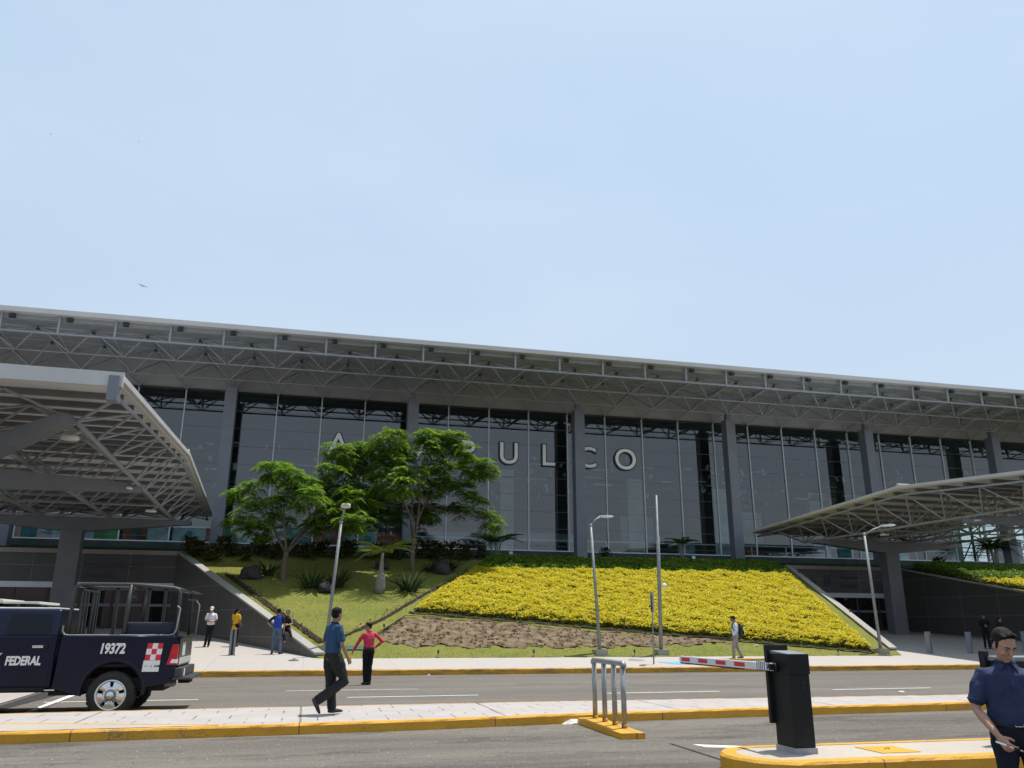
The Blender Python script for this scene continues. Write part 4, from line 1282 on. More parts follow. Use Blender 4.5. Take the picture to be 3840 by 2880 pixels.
# golden hedge: thousands of leaf clusters on the bank
LEAF = (np.array([(0, 0, 0), (0.45, 0.24, 0.05), (1, 0, -0.02), (0.45, -0.24, 0.05)]), np.array([(0, 1, 2, 3)]))
HEDGE = [(4.9, 39.35), (10.2, 38.0), (18.5, 35.95), (25.35, 34.2), (29.05, 46.2), (24, 46.4), (17, 46.3), (9.0, 46.2)]
GREEN = [(9.0, 46.0), (17, 46.1), (24, 46.2), (29.1, 46.0), (29.8, 48.4), (28.5, 49.2), (20, 49.0), (10.3, 48.8)]
def hedge(name, poly, zf, height, n, material, size, label, under=None, cat='hedge'):
    P2 = np.array(poly); lo, hi = P2.min(0), P2.max(0)
    pos, dirs, scl = [], [], []
    upos, udirs, uscl = [], [], []
    cnt = 0
    edges = [(np.array(poly[i]), np.array(poly[(i + 1) % len(poly)])) for i in range(len(poly))]
    while cnt < n:
        x = random.uniform(lo[0], hi[0]); y = random.uniform(lo[1], hi[1])
        if not inpoly(x, y, poly): continue
        cnt += 1
        dmin = 9
        for a, c2 in edges:
            ab = c2 - a; ap = np.array((x, y)) - a
            tt = min(1, max(0, ap @ ab / (ab @ ab)))
            dmin = min(dmin, np.hypot(*(ap - ab * tt)))
        edge = min(1.0, dmin / 0.35)
        lump = 0.80 + 0.18 * math.sin(x * 2.9 + 1.3 * math.sin(y * 1.7)) * math.sin(y * 3.3 + math.sin(x * 2.2)) + 0.10 * math.sin(x * 7.1 + y * 3) * math.sin(y * 8.3 - x) + random.uniform(-.10, .10)
        h = height * lump * (0.55 + 0.45 * edge)
        zg = zf(y)
        m = 5
        gap = math.sin(x * 1.9 + 2.0 + math.sin(y)) * math.sin(y * 2.6 + x * .8) > 0.90 or math.sin(x * 4.7 + 3 * math.sin(y * 1.3)) * math.sin(y * 5.3 + x) > 0.95
        for k in range(m):
            a = random.uniform(0, 6.283)
            zz = zg + h * (random.uniform(0.35, 0.7) if gap else random.uniform(0.78, 1.06))
            pos.append((x + random.uniform(-.07, .07), y + random.uniform(-.07, .07), zz))
            dirs.append((math.cos(a), math.sin(a), random.uniform(-0.1, 0.9))); scl.append(size * random.uniform(0.7, 1.35))
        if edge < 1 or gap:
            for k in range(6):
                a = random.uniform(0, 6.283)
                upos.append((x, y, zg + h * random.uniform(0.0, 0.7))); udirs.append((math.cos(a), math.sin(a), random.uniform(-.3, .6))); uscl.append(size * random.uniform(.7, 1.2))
    ups = RNG.normal(0, 0.5, (len(pos), 3)) + np.array([0, 0, 1.0])
    o = leafy(name, np.array(pos), np.array(dirs), np.array(scl), LEAF, material, None, ups)
    tag(o, label, cat, None, 'stuff')
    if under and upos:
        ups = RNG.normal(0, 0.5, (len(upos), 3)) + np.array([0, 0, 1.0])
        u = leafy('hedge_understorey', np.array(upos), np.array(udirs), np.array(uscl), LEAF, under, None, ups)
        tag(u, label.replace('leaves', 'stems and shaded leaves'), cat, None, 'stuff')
def solid(name, poly, zf, h, material):     # the twiggy darkness inside a hedge
    pass
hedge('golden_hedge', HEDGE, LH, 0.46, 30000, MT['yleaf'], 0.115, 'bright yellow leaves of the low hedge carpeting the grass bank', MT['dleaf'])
hedge('green_hedge', GREEN, LH, 0.50, 7500, MT['gleaf'], 0.125, 'green leaves along the top of the bank behind the yellow hedge', MT['dleaf'])
RG = [(40.2, 48.5), (41.2, 44.6), (47.5, 42.2), (60, 42.0), (60, 50), (41, 50)]
RY = [(41.3, 44.4), (42.8, 40.6), (46, 38.0), (60, 38.0), (60, 42.4), (47.5, 42.6)]
hedge('green_hedge', RG, lambda y: RH(y) if y < 49 else LH(y), 0.55, 6000, MT['gleaf'], 0.15, 'green leaves of the hedge above the tall stone wall on the right', MT['dleaf'])
hedge('golden_hedge', RY, RH, 0.5, 7000, MT['yleaf'], 0.13, 'yellow leaves of the hedge above the tall stone wall on the right', MT['dleaf'])
# dark earth sheet under the hedges, its colour painting the shade in the gaps
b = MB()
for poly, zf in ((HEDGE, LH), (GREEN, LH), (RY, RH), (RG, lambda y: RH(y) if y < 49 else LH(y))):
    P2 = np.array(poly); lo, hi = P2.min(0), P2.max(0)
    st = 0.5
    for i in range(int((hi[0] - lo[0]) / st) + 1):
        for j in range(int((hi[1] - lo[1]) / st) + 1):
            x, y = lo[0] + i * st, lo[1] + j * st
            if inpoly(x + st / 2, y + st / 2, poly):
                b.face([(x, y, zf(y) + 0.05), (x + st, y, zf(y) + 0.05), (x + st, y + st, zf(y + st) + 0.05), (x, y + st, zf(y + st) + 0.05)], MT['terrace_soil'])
tag(b.build('hedge_earth_shade', MT['terrace_soil']), kind='structure')

# weeds and tufts on the soil and along the trench
pos, dirs, scl = [], [], []
for k in range(1500):
    x = random.uniform(2.8, 19); y = random.uniform(34.6, 38.6)
    if not inpoly(x, y, SOIL) or math.sin(x * 7 + y * 3) * math.sin(y * 9 - x * 2) < -0.1: continue
    for j in range(4):
        a = random.uniform(0, 6.28)
        pos.append((x, y, LH(y) + 0.05)); dirs.append((math.cos(a), math.sin(a), random.uniform(0.0, 0.6))); scl.append(random.uniform(0.07, 0.15))
for (x0, y0, x1, y1) in ((-4.15, 45.05, 0.70, 35.3), (1.3, 35.7, 10, 48.3)):
    for k in range(260):
        t_ = random.random(); x = x0 + (x1 - x0) * t_ + random.uniform(-.25, .25); y = y0 + (y1 - y0) * t_
        a = random.uniform(0, 6.28)
        pos.append((x, y, LH(y) + 0.02)); dirs.append((math.cos(a), math.sin(a), random.uniform(0.3, 1.0))); scl.append(random.uniform(0.08, 0.16))
tag(leafy('weed_tufts', np.array(pos), np.array(dirs), np.array(scl), LEAF, MT['tuft'], None), 'dry weed tufts scattered over the bare soil bed on the bank', 'weeds', None, 'stuff')
# short grass blades over the sunlit lawn
pos, dirs, scl = [], [], []
for k in range(30000):
    y = 33.75 + 15.2 * random.random() ** 1.3; x = random.uniform(XL(y) + 0.35, 12 if y > 38 else 26)
    if inpoly(x, y, HEDGE) or (inpoly(x, y, SOIL) and random.random() < 0.75): continue
    a = random.uniform(0, 6.28)
    pos.append((x, y, LH(y))); dirs.append((math.cos(a) * .6, math.sin(a) * .6, random.uniform(0.2, 0.8))); scl.append(random.uniform(0.03, 0.065))
MT['blade'] = leafmat('grass_blade', [(0.19, 0.215, 0.045), (0.235, 0.24, 0.06), (0.16, 0.19, 0.04), (0.27, 0.25, 0.08)], 0.4)
tag(leafy('grass', np.array(pos), np.array(dirs), np.array(scl), LEAF, MT['blade'], None), 'short green grass growing on the lawn bank', 'grass', None, 'stuff')

# croton border
def spray(name, label, n, length, h, material, seed, cat='shrub', template=None, flat=(0.1, 1.0), parent=None):
    rng = random.Random(seed)
    pos, dirs, scl = [], [], []
    for k in range(n):
        a = rng.uniform(0, 6.28); z = rng.uniform(0.05, 1) * h; r = rng.uniform(0, 0.35) * (1.2 - z / h * 0.5)
        pos.append((math.cos(a) * r, math.sin(a) * r, z)); dirs.append((math.cos(a), math.sin(a), rng.uniform(*flat))); scl.append(length * rng.uniform(0.7, 1.25))
    V, F = scatter(template or LEAF, (basis(np.array(dirs), np.tile([0, 0, 1.0], (n, 1)) + RNG.normal(0, .3, (n, 3)), np.array(scl)), np.array(pos)))
    return np_mesh(name, V, F, material, 'mesh')
CRO = [spray('croton_shrub', '', 150, 0.26, 0.75, MT['cleaf'], s) for s in range(4)]
crop = [(-6.1, 48.2), (-5.2, 47.4), (-4.3, 48.6), (-3.5, 47.7), (-2.7, 48.8), (-1.9, 48.1), (-1.0, 48.9), (-0.2, 48.3), (0.7, 49.0), (1.5, 48.4), (2.3, 49.1), (3.2, 48.5), (4.0, 49.2), (4.8, 48.6), (6.6, 48.9), (7.4, 48.3), (8.2, 49.1), (9.0, 48.7), (-4.9, 49.6), (-3.1, 49.9), (-1.4, 50.0), (0.3, 50.1), (2.0, 50.2), (3.7, 50.1), (5.6, 50.2), (7.3, 50.1), (9.2, 50.0)]
for i, (x, y) in enumerate(crop):
    me = CRO[i % 4]
    o = link('croton_shrub', me); o.location = (x, y, LH(y) - 0.02); o.rotation_euler = (0, 0, i * 1.3); s = random.uniform(0.85, 1.35); o.scale = (s, s, s)
    tag(o, 'dark leafy croton shrub in the shaded border under the glass front', 'shrub', 'croton shrubs in the shaded border')
# spiky clumps and boulders
def blade_template():
    V, F = [], []
    n = 5
    for i in range(n):
        t = i / (n - 1); w = 0.055 * (1 - t ** 2) + 0.004
        V += [(t, -w, 0.0 - 0.28 * t * t), (t, w, 0.0 - 0.28 * t * t)]
    for i in range(n - 1): F.append((2 * i, 2 * i + 2, 2 * i + 3, 2 * i + 1))
    return np.array(V), np.array(F)
BL = blade_template()
AG = [spray('agave_plant', '', 64, 0.85, 0.18, MT['aleaf'], 20 + s, template=BL, flat=(0.5, 2.6)) for s in range(2)]
for i, (x, y, s, lab) in enumerate(((4.95, 42.3, 1.15, 'spiky agave clump on the lawn right of the small palm'), (0.1, 42.6, 1.2, 'spiky agave clump left of the lamp post, by the boulder in the tree shade'),
                                    (1.35, 42.9, 1.0, 'spiky agave clump just right of the lamp post in the tree shade'), (-2.1, 44.7, 0.95, 'small spiky clump behind the boulder near the left trench'),
                                    (7.6, 46.2, 1.0, 'spiky clump around the boulder next to the yellow hedge'), (6.6, 46.0, 0.8, 'low spiky clump left of the boulder next to the yellow hedge'))):
    o = link('agave_plant', AG[i % 2]); o.location = (x, y, LH(y)); o.rotation_euler = (0, 0, i * 2.1); o.scale = (s, s, s)
    tag(o, lab, 'plant', 'spiky plants on the lawn')
def rock_mesh(seed, sx, sy, sz):
    rng = random.Random(seed)
    bm = bmesh.new(); bmesh.ops.create_icosphere(bm, subdivisions=3, radius=1)
    ph = [rng.uniform(0, 6) for _ in range(6)]
    for v in bm.verts:
        c = v.co
        d = 1 + 0.16 * math.sin(3 * c.x + ph[0]) * math.sin(2.5 * c.y + ph[1]) + 0.10 * math.sin(5 * c.z + ph[2] + 3 * c.x) + rng.uniform(-.025, .025)
        v.co = Vector((c.x * sx * d, c.y * sy * d, max(-0.2, c.z) * sz * d))
    me = bpy.data.meshes.new('boulder'); bm.to_mesh(me); bm.free(); me.materials.append(MT['rock'])
    return me
for i, (x, y, s, lab) in enumerate(((-2.95, 44.35, (0.55, 0.4, 0.62), 'dark boulder beside the left trench on the lawn'), (0.85, 42.2, (0.42, 0.35, 0.42), 'dark boulder at the foot of the lamp post in the tree shade'),
                                    (7.15, 45.9, (0.52, 0.4, 0.66), 'dark boulder next to the upper corner of the yellow hedge'), (3.9, 46.6, (0.4, 0.3, 0.4), 'boulder half hidden behind the small palm'))):
    o = link('boulder', rock_mesh(40 + i, *s)); o.location = (x, y, LH(y) + 0.08)
    tag(o, lab, 'boulder')
# palms
PF = frond_template(16, 1.0, 0.75, 0.34, 0.026)
def palm(loc, trunk, n, flen, label, seed, stems=((0, 0),), rise=(0.1, 1.3)):
    """trunk: list of (r,z)"""
    rng = random.Random(seed)
    t = thing('small_palm', loc, label, 'palm', 'small palms by the terminal')
    b = MB()
    pos, dirs, scl = [], [], []
    for (sx, sy) in stems:
        lean = Vector((sx * 0.6, sy * 0.6, 0)) if len(stems) > 1 else Vector((0.05, 0, 0))
        b.tube([Vector((sx * .5, sy * .5, z)) + lean * (z / trunk[-1][1]) for r, z in trunk], [r for r, z in trunk], 10, MT['palmbark'])
        top = Vector((sx * .5, sy * .5, trunk[-1][1])) + lean
        for k in range(n):
            a = rng.uniform(0, 6.28) if len(stems) > 1 else 6.28 * k / n + rng.uniform(-.2, .2)
            pos.append(tuple(top)); dirs.append((math.cos(a), math.sin(a), rng.uniform(*rise))); scl.append(flen * rng.uniform(0.75, 1.15))
    b.build('trunk', MT['palmbark'], t)
    leafy('crown', np.array(pos), np.array(dirs), np.array(scl), PF, MT['pleaf'], t, np.tile([0, 0, 1.0], (len(pos), 1)))
    return t
palm((3.46, 42.2, LH(42.2) - 0.05), [(0.25, 0), (0.27, 0.25), (0.25, 0.6), (0.17, 0.95), (0.11, 1.25), (0.09, 1.55), (0.07, 2.0)], 14, 1.45, 'small bottle-trunked palm standing on the sunlit lawn between the trees', 1, rise=(0.3, 1.4))
palm((11.9, 53.6, LH(53.6)), [(0.06, 0), (0.05, 0.5), (0.04, 1.0)], 7, 1.25, 'clumping palm against the glass left of the sign letter U', 2, ((0, 0), (0.35, 0.1), (-0.3, 0.15), (0.1, -0.25)), (0.3, 1.6))
palm((25.9, 54.9, LH(54.9)), [(0.07, 0), (0.06, 0.6), (0.045, 1.2)], 8, 1.05, 'slim palm against the glass behind the tall bare pole', 3, ((0, 0), (0.25, 0.05)), (0.2, 1.6))
palm((53.1, 54.9, LH(54.9)), [(0.14, 0), (0.12, 0.8), (0.10, 1.7)], 16, 1.7, 'palm in front of the glass behind the right canopy column', 4, ((0, 0), (-0.3, 0.1)), (0.0, 1.2))
for i, (x, y, s, lab) in enumerate(((20.0, 54.6, 1.0, 'dark round shrub at the foot of the column behind the middle lamp post'), (-6.6, 48.9, 1.15, 'dark shrub at the top of the left retaining wall'), (43.6, 50.2, 1.1, 'dark shrub at the corner above the tall stone wall'), (10.2, 49.8, 0.9, 'dark shrub at the upper left corner of the yellow hedge'))):
    o = link('round_shrub', CRO[(i + 1) % 4]); o.location = (x, y, LH(y)); o.rotation_euler = (0, 0, i); o.scale = (s, s, s)
    tag(o, lab, 'shrub')
# mounds of flood lamps by the glass
for i, (x, lab) in enumerate(((13.2, 'small dark floodlight by the palm left of the sign letter U'), (26.7, 'small dark floodlight by the slim palm behind the tall pole'), (54.2, 'small dark floodlight by the palm behind the right canopy'))):
    t = thing('flood_light', (x, 54.7, LH(54.7)), lab, 'floodlight')
    b = MB(); b.bbox((-0.16, -0.1, 0.14), (0.16, 0.12, 0.40), 0.03, MT['darkmetal']); b.tube([(0, 0, 0), (0, 0, 0.16)], 0.03, 6, MT['darkmetal']); b.build('body', MT['darkmetal'], t)
    b = MB(); b.box((-0.13, -0.108, 0.17), (0.13, -0.10, 0.37), MT['lens']); b.build('lens', MT['lens'], t)

# ================================================================== STREET FURNITURE
def lamp(loc, top, arm, head, headdir, label, hsize=(0.62, 0.2, 0.09)):
    t = thing('street_lamp', loc, label, 'street lamp', 'street lamps along the lawn')
    L = Vector(loc)
    b = MB(); b.prism([(-0.26, -0.26), (0.26, -0.26), (0.26, 0.26), (-0.26, 0.26)], -0.1, 0.20, MT['base_conc']); b.build('footing', MT['base_conc'], t)
    b = MB(); b.tube([(0, 0, 0.2), Vector(top) - L], [0.075, 0.055], 12, MT['galv']); b.box((-0.14, -0.14, 0.2), (0.14, 0.14, 0.225), MT['galv']); b.build('pole', MT['galv'], t)
    b = MB(); b.tube([Vector(p) - L for p in arm], 0.04, 8, MT['galv']); b.ellipsoid(Vector(arm[0]) - L, (0.08, 0.08, 0.09), 10, MT['galv']); b.build('arm', MT['galv'], t)
    d = Vector(headdir).normalized(); sd = d.cross(Vector((0, 0, 1))).normalized(); up = sd.cross(d)
    Mh = Matrix((d, sd, up)).transposed().to_4x4(); Mh.translation = Vector(head) - L
    b = MB()
    l, w, h = hsize
    pr = [(-0.5, 0.35, 0.5), (-0.3, 0.75, 0.9), (0.0, 1.0, 1.0), (0.3, 0.9, 0.8), (0.5, 0.4, 0.35)]
    vs = []
    for x, ww, hh in pr: vs += [Mh @ Vector((x * l, s1 * ww * w / 2, s2 * h * hh / 2)) for s1, s2 in ((-1, -1), (1, -1), (0.8, 1), (-0.8, 1))]
    fs = [(0, 1, 2, 3), (16, 19, 18, 17)]
    for i in range(4):
        for k in range(4): fs.append((4 * i + k, 4 * i + 4 + k, 4 * i + 4 + (k + 1) % 4, 4 * i + (k + 1) % 4))
    b.raw(vs, fs, MT['lamphead'])
    hd = b.build('lamp_head', MT['lamphead'], t)
    b = MB(); b.box((-0.2 * l, -0.32 * w, -0.55 * h), (0.32 * l, 0.32 * w, -0.49 * h), MT['lens'], Mh); b.build('lens', MT['lens'], hd)
    return t
lamp((0.82, 34.75, LH(34.75) - 0.1), (1.12, 34.6, 5.75), [(1.12, 34.6, 5.75), (1.16, 34.45, 6.05), (1.22, 34.2, 6.30)], (1.24, 33.95, 6.36), (0.03, -1, 0.12), 'lamp post with a flat box head rising behind the walking man in blue', (0.62, 0.42, 0.12))
lamp((12.12, 34.1, LH(34.1) - 0.06), (12.0, 34.5, 5.95), [(12.0, 34.5, 5.95), (12.2, 34.5, 6.2), (12.45, 34.5, 6.36)], (12.72, 34.5, 6.38), (1, -0.1, 0.02), 'lamp post before the middle of the yellow hedge, its head bent right', (0.66, 0.26, 0.11))
lamp((25.75, 34.1, LH(34.1) - 0.06), (25.92, 34.5, 5.95), [(25.92, 34.5, 5.95), (26.4, 34.45, 6.2), (26.85, 34.4, 6.36)], (27.2, 34.4, 6.42), (1, -0.1, 0.08), 'lamp post at the right lower corner of the yellow hedge', (0.78, 0.30, 0.12))
t = thing('flag_pole', (14.9, 34.1, LH(34.1) - 0.06), 'tall bare two-stage pole with a small white globe, in front of the yellow hedge', 'pole')
b = MB(); b.prism([(-0.26, -0.26), (0.26, -0.26), (0.26, 0.26), (-0.26, 0.26)], -0.1, 0.2, MT['base_conc']); b.build('footing', MT['base_conc'], t)
b = MB(); b.tube([(0, 0, 0.2), (0.1, 0, 5.0), (0.1, 0, 5.02), (0.12, 0, 6.85)], [0.085, 0.075, 0.05, 0.042], 12, MT['galv']); b.build('mast', MT['galv'], t)
b = MB(); b.ellipsoid((0.22, -0.16, 2.86), (0.115, 0.115, 0.115), 16, MT['lens']); b.tube([(0.07, -0.03, 2.86), (0.16, -0.1, 2.86)], 0.03, 6, MT['galv']); b.build('globe', MT['lens'], t)
t = thing('road_sign', (13.23, 31.05, G(31.05)), 'road sign seen edge-on from behind on a thin grey post by the kerb', 'sign')
b = MB(); b.tube([(0, 0, -0.1), (0.06, 0, 2.68)], 0.03, 8, MT['galv']); b.build('post', MT['galv'], t)
Ms = Matrix.Translation(Vector((0.05, 0, 2.32))) @ Matrix.Rotation(R(62), 4, 'Z')
b = MB(); b.bbox((-0.3, -0.05, -0.40), (0.3, -0.03, 0.40), 0.008, MT['galv'], Ms); b.bbox((-0.28, 0.03, -0.36), (0.28, 0.05, 0.40), 0.008, MT['steel_blue'], Ms)
b.build('plate', MT['galv'], t)
b = MB(); b.box((-0.05, -0.03, -0.25), (0.05, 0.03, -0.19), MT['darkmetal'], Ms); b.box((-0.05, -0.03, 0.19), (0.05, 0.03, 0.25), MT['darkmetal'], Ms); b.build('bracket', MT['darkmetal'], t)

# bollards: I-shaped steel posts
def bollard_mesh():
    b = MB()
    b.box((-0.115, -0.10, 0), (-0.035, 0.10, 0.98), MT['steel_blue'])
    b.box((0.035, -0.10, 0), (0.115, 0.10, 0.98), MT['steel_blue'])
    b.box((-0.035, -0.02, 0), (0.035, 0.06, 0.96), MT['darkmetal'])
    b.box((-0.15, -0.13, -0.03), (0.15, 0.13, 0.012), MT['steel_blue'])
    return b.build('bollard', MT['steel_blue'])
bo = bollard_mesh()
for i, (x, y, rz, lab) in enumerate(((-2.75, 35.1, 0.1, 'grey steel bollard on the left pavement in front of the person in yellow'), (28.75, 34.55, 0.5, 'grey steel bollard nearer the yellow hedge on the right pavement'), (30.97, 34.5, 0.5, 'grey steel bollard between the hedge side bollard and the man in the navy shirt'), (34.6, 34.9, 0.5, 'grey steel bollard right of the head of the man in the navy shirt'))):
    o = bo if i == 0 else bo.copy()
    if i: COL.objects.link(o)
    o.location = (x, y, G(y)); o.rotation_euler = (0, 0, rz)
    tag(o, lab, 'bollard', 'steel bollards on the pavement')

# small garden spike lamps
SP = [(5.2, 33.75), (9.14, 33.75), (13.54, 33.75), (1.6, 33.75), (23.27, 33.75), (9.48, 38.02), (9.5, 37.45), (14.39, 37.0), (14.4, 36.5), (3.28, 36.8), (28.15, 39.4), (29.25, 43.3), (30.2, 47.0)]
SPL = ['at the lawn edge right of the man in red', 'at the lawn edge under the middle of the soil bed', 'at the lawn edge left of the tall pole', 'at the lawn edge left of the man in red', 'at the lawn edge near the barrier cabinet',
       'in the hedge front, far from the tall pole', 'on the soil rim, far from the tall pole', 'in the hedge front by the tall pole', 'on the soil rim by the tall pole', 'at the left corner of the soil bed', 'beside the right coping, lowest', 'beside the right coping, middle', 'beside the right coping, topmost']
b = MB(); b.tube([(0, 0, -0.05), (0, 0, 0.16)], 0.018, 6, MT['galv']); b.tube([(0, 0, 0.14), (0, 0, 0.28)], [0.035, 0.045], 8, MT['darkmetal'])
s0 = b.build('garden_spike_light', MT['darkmetal'])
for i, (x, y) in enumerate(SP):
    o = s0 if i == 0 else s0.copy()
    if i: COL.objects.link(o)
    o.location = (x, y, LH(y)); o.scale = (1, 1, 1.6 if i in (5, 7) else 1)
    tag(o, 'small dark garden spike light ' + SPL[i], 'garden light', 'garden spike lights')
t = thing('valve_box', (1.95, 34.7, LH(34.7)), 'flat dark green valve box lid on the grass just left of the man in red', 'valve box')
b = MB(); b.bbox((-0.35, -0.22, -0.08), (0.5, 0.22, 0.06), 0.03, MT['greenbox'], Matrix.Rotation(R(18), 4, 'X')); b.build('lid', MT['greenbox'], t)

# guard hoop of four tubes on a yellow footing
t = thing('guard_rail', (4.98, 13.6, 0), 'steel guard rail of four tubes on a narrow yellow footing in the near road', 'guard rail')
b = MB()
b.prism([(-0.24, -1.12), (0.14, -1.14), (0.17, 0.9), (0.05, 1.05), (-0.24, 0.98)], -0.02, [0.085, 0.085, 0.10, 0.10, 0.10], MT['yellow'])
b.build('footing', MT['yellow'], t)
for y in (0.88, 0.38, -0.10, -0.52):
    b = MB(); b.tube([(0.05, y, 0.08), (0.05, y, 1.02)], 0.043, 12, MT['stainless']); b.tube([(0.05, y, 0.085), (0.05, y, 0.15)], 0.047, 12, MT['yellow']); b.build('post', MT['stainless'], t)
b = MB(); b.tube([(0.05, 0.93, 1.0), (0.05, 0.925, 1.04), (0.05, 0.90, 1.06), (0.05, -0.54, 1.06), (0.05, -0.565, 1.04), (0.05, -0.57, 1.0)], 0.045, 12, MT['stainless']); b.build('top_rail', MT['stainless'], t)

# barrier gate
t = thing('barrier_gate', (5.82, 9.46, 0.2), 'black barrier cabinet on the yellow island with a red and white arm', 'barrier')
b = MB(); b.prism([(-0.145, -0.215), (0.145, -0.215), (0.145, 0.215), (-0.145, 0.215)], -0.03, 0.065, MT['plinthgrey']); b.build('plinth', MT['plinthgrey'], t)
b = MB(); b.bbox((-0.135, -0.20, 0.065), (0.135, 0.20, 0.90), 0.008, MT['black'])
for z in (0.79, 0.76, 0.73, 0.71): b.box((0.02, -0.206, z), (0.065, -0.199, z + 0.006), MT['darkmetal'])
for z in (0.30, 0.27, 0.24): b.box((0.02, -0.206, z), (0.065, -0.199, z + 0.006), MT['darkmetal'])
b.build('cabinet', MT['black'], t)
b = MB(); b.bbox((-0.145, -0.212, 0.885), (0.145, 0.21, 1.115), 0.008, MT['black'])
hood = b.build('hood', MT['black'], t)
b = MB(); b.prism([(-0.14, -0.206), (0.14, -0.206), (0.14, 0.20), (-0.14, 0.20)], 1.115, [1.119, 1.119, 1.15, 1.15], MT['blacktop']); b.build('top_plate', MT['blacktop'], hood)
b = MB(); b.bbox((-0.19, 0.19, 0.30), (0.115, 0.25, 1.215), 0.006, MT['black']); b.build('back_panel', MT['black'], t)
b = MB()
b.bbox((-0.25, 0.02, 0.915), (-0.205, 2.62, 1.005), 0.004, MT['armwhite'])
for y in (2.28, 1.72, 1.18, 0.66): b.box((-0.2525, y - 0.02, 0.935), (-0.2015, y + 0.26, 0.988), MT['red'])
b.box((-0.245, 0.72, 0.897), (-0.21, 2.60, 0.9155), MT['rubber'])
arm = b.build('arm', MT['armwhite'], t)
b = MB()
for y in (0.05, 0.09, 0.15, 0.20, 0.24, 0.28, 0.33): b.box((-0.254, y, 0.908), (-0.2, y + 0.007, 1.012), MT['rubber'])
for q in ((0.03, 0.92, 0.09, 1.0), (0.10, 0.92, 0.04, 1.0)): b.bar((-0.2535, q[0], q[1]), (-0.2535, q[2], q[3]), 0.006, 0.006, MT['rubber'])
b.tube([(-0.205, 0.05, 0.955), (-0.13, 0.05, 0.955)], 0.055, 12, MT['black']); b.bbox((-0.262, 0.0, 0.925), (-0.2, 0.04, 0.995), 0.006, MT['black'])
b.build('arm_clamp', MT['rubber'], t)
# ticket machine further along the island
t = thing('ticket_machine', (9.06, 9.3, 0.2), 'dark ticket machine on the island, mostly hidden behind the man in the navy shirt', 'ticket machine')
b = MB(); b.bbox((-0.36, -0.22, 0.0), (0.40, 0.22, 1.02), 0.015, MT['black']); b.build('cabinet', MT['black'], t)
b = MB(); b.bbox((-0.37, -0.23, 1.02), (0.41, 0.23, 1.075), 0.012, MT['blacktop']); b.build('top_plate', MT['blacktop'], t)
b = MB(); b.bbox((-0.42, 0.10, 0.3), (-0.34, 0.20, 1.14), 0.01, MT['black']); b.build('side_post', MT['black'], t)

# litter and birds
def crumple(name, loc, s, label):
    bm = bmesh.new(); bmesh.ops.create_icosphere(bm, subdivisions=2, radius=1)
    for v in bm.verts: v.co = Vector((v.co.x * s[0] * random.uniform(.7, 1.2), v.co.y * s[1] * random.uniform(.7, 1.2), max(0, v.co.z) * s[2] * random.uniform(.5, 1.3)))
    me = bpy.data.meshes.new(name); bm.to_mesh(me); bm.free(); me.materials.append(MT['litter'])
    o = link(name, me); o.location = loc
    return tag(o, label, 'litter')
crumple('crumpled_bag', (4.72, 14.6, 0.0), (0.24, 0.12, 0.07), 'crumpled pale bag lying against the median kerb by the guard rail')
crumple('paper_scrap', (15.27, 19.61, 0.0), (0.13, 0.06, 0.06), 'small pale paper scrap on the far road right of the barrier cabinet')
crumple('paper_scrap', (4.27, 29.7, 0.0), (0.06, 0.05, 0.05), 'tiny white scrap on the road by the far kerb right of the man in red')
crumple('paper_scrap', (19.9, 34.9, LH(34.9)), (0.1, 0.07, 0.05), 'tiny white scrap on the grass right of the man with the backpack')
def bird(loc, s, rz, roll, label):
    b = MB()
    b.tube([(0, -0.28, 0), (0, -0.1, 0.0), (0, 0.16, 0.0), (0, 0.3, 0.0)], [0.02, 0.075, 0.065, 0.02], 7, MT['bird'])
    for sd in (-1, 1):
        vs = [(0, 0.14, 0.02), (sd * 0.35, 0.2, 0.13), (sd * 0.8, 0.1, 0.10), (sd * 0.72, -0.02, 0.09), (sd * 0.35, -0.08, 0.12), (0, -0.10, 0.02)]
        b.raw(vs + [(x, y, z + 0.02) for x, y, z in vs], [(0, 1, 4, 5), (1, 2, 3, 4), (11, 10, 7, 6), (10, 9, 8, 7), (0, 6, 7, 1), (1, 7, 8, 2), (2, 8, 9, 3), (3, 9, 10, 4), (4, 10, 11, 5)], MT['bird'])
    b.face([(-0.03, -0.25, 0), (0.03, -0.25, 0), (0.1, -0.48, 0.0), (-0.1, -0.48, 0.0)], MT['bird'])
    o = b.build('bird', MT['bird']); o.location = loc; o.scale = (s, s, s); o.rotation_euler = (0.1, roll, rz)
    return tag(o, label, 'bird', 'dark birds gliding in the sky')
bird((-28.53, 127.3, 52.42), 0.95, R(30), 0.12, 'largest of the dark birds gliding in the sky, just above the roof')
bird((-40.95, 115.2, 69.82), 0.28, R(-40), 0.1, 'tiny dark bird high in the sky, leftmost')
bird((-29.74, 117.44, 71.79), 0.26, R(60), -0.2, 'tiny dark bird high in the sky straight above the largest bird')

# ================================================================== PICKUP TRUCK  (local: x rearwards, y away from the viewer)
TR = thing('pickup_truck', (-3.5, 17.70, 0.0), 'dark navy police pickup with a tube cage over its bed, FEDERAL on the door', 'pickup truck')
def T(mb, name, m, parent=None): return mb.build(name, m, parent or TR)
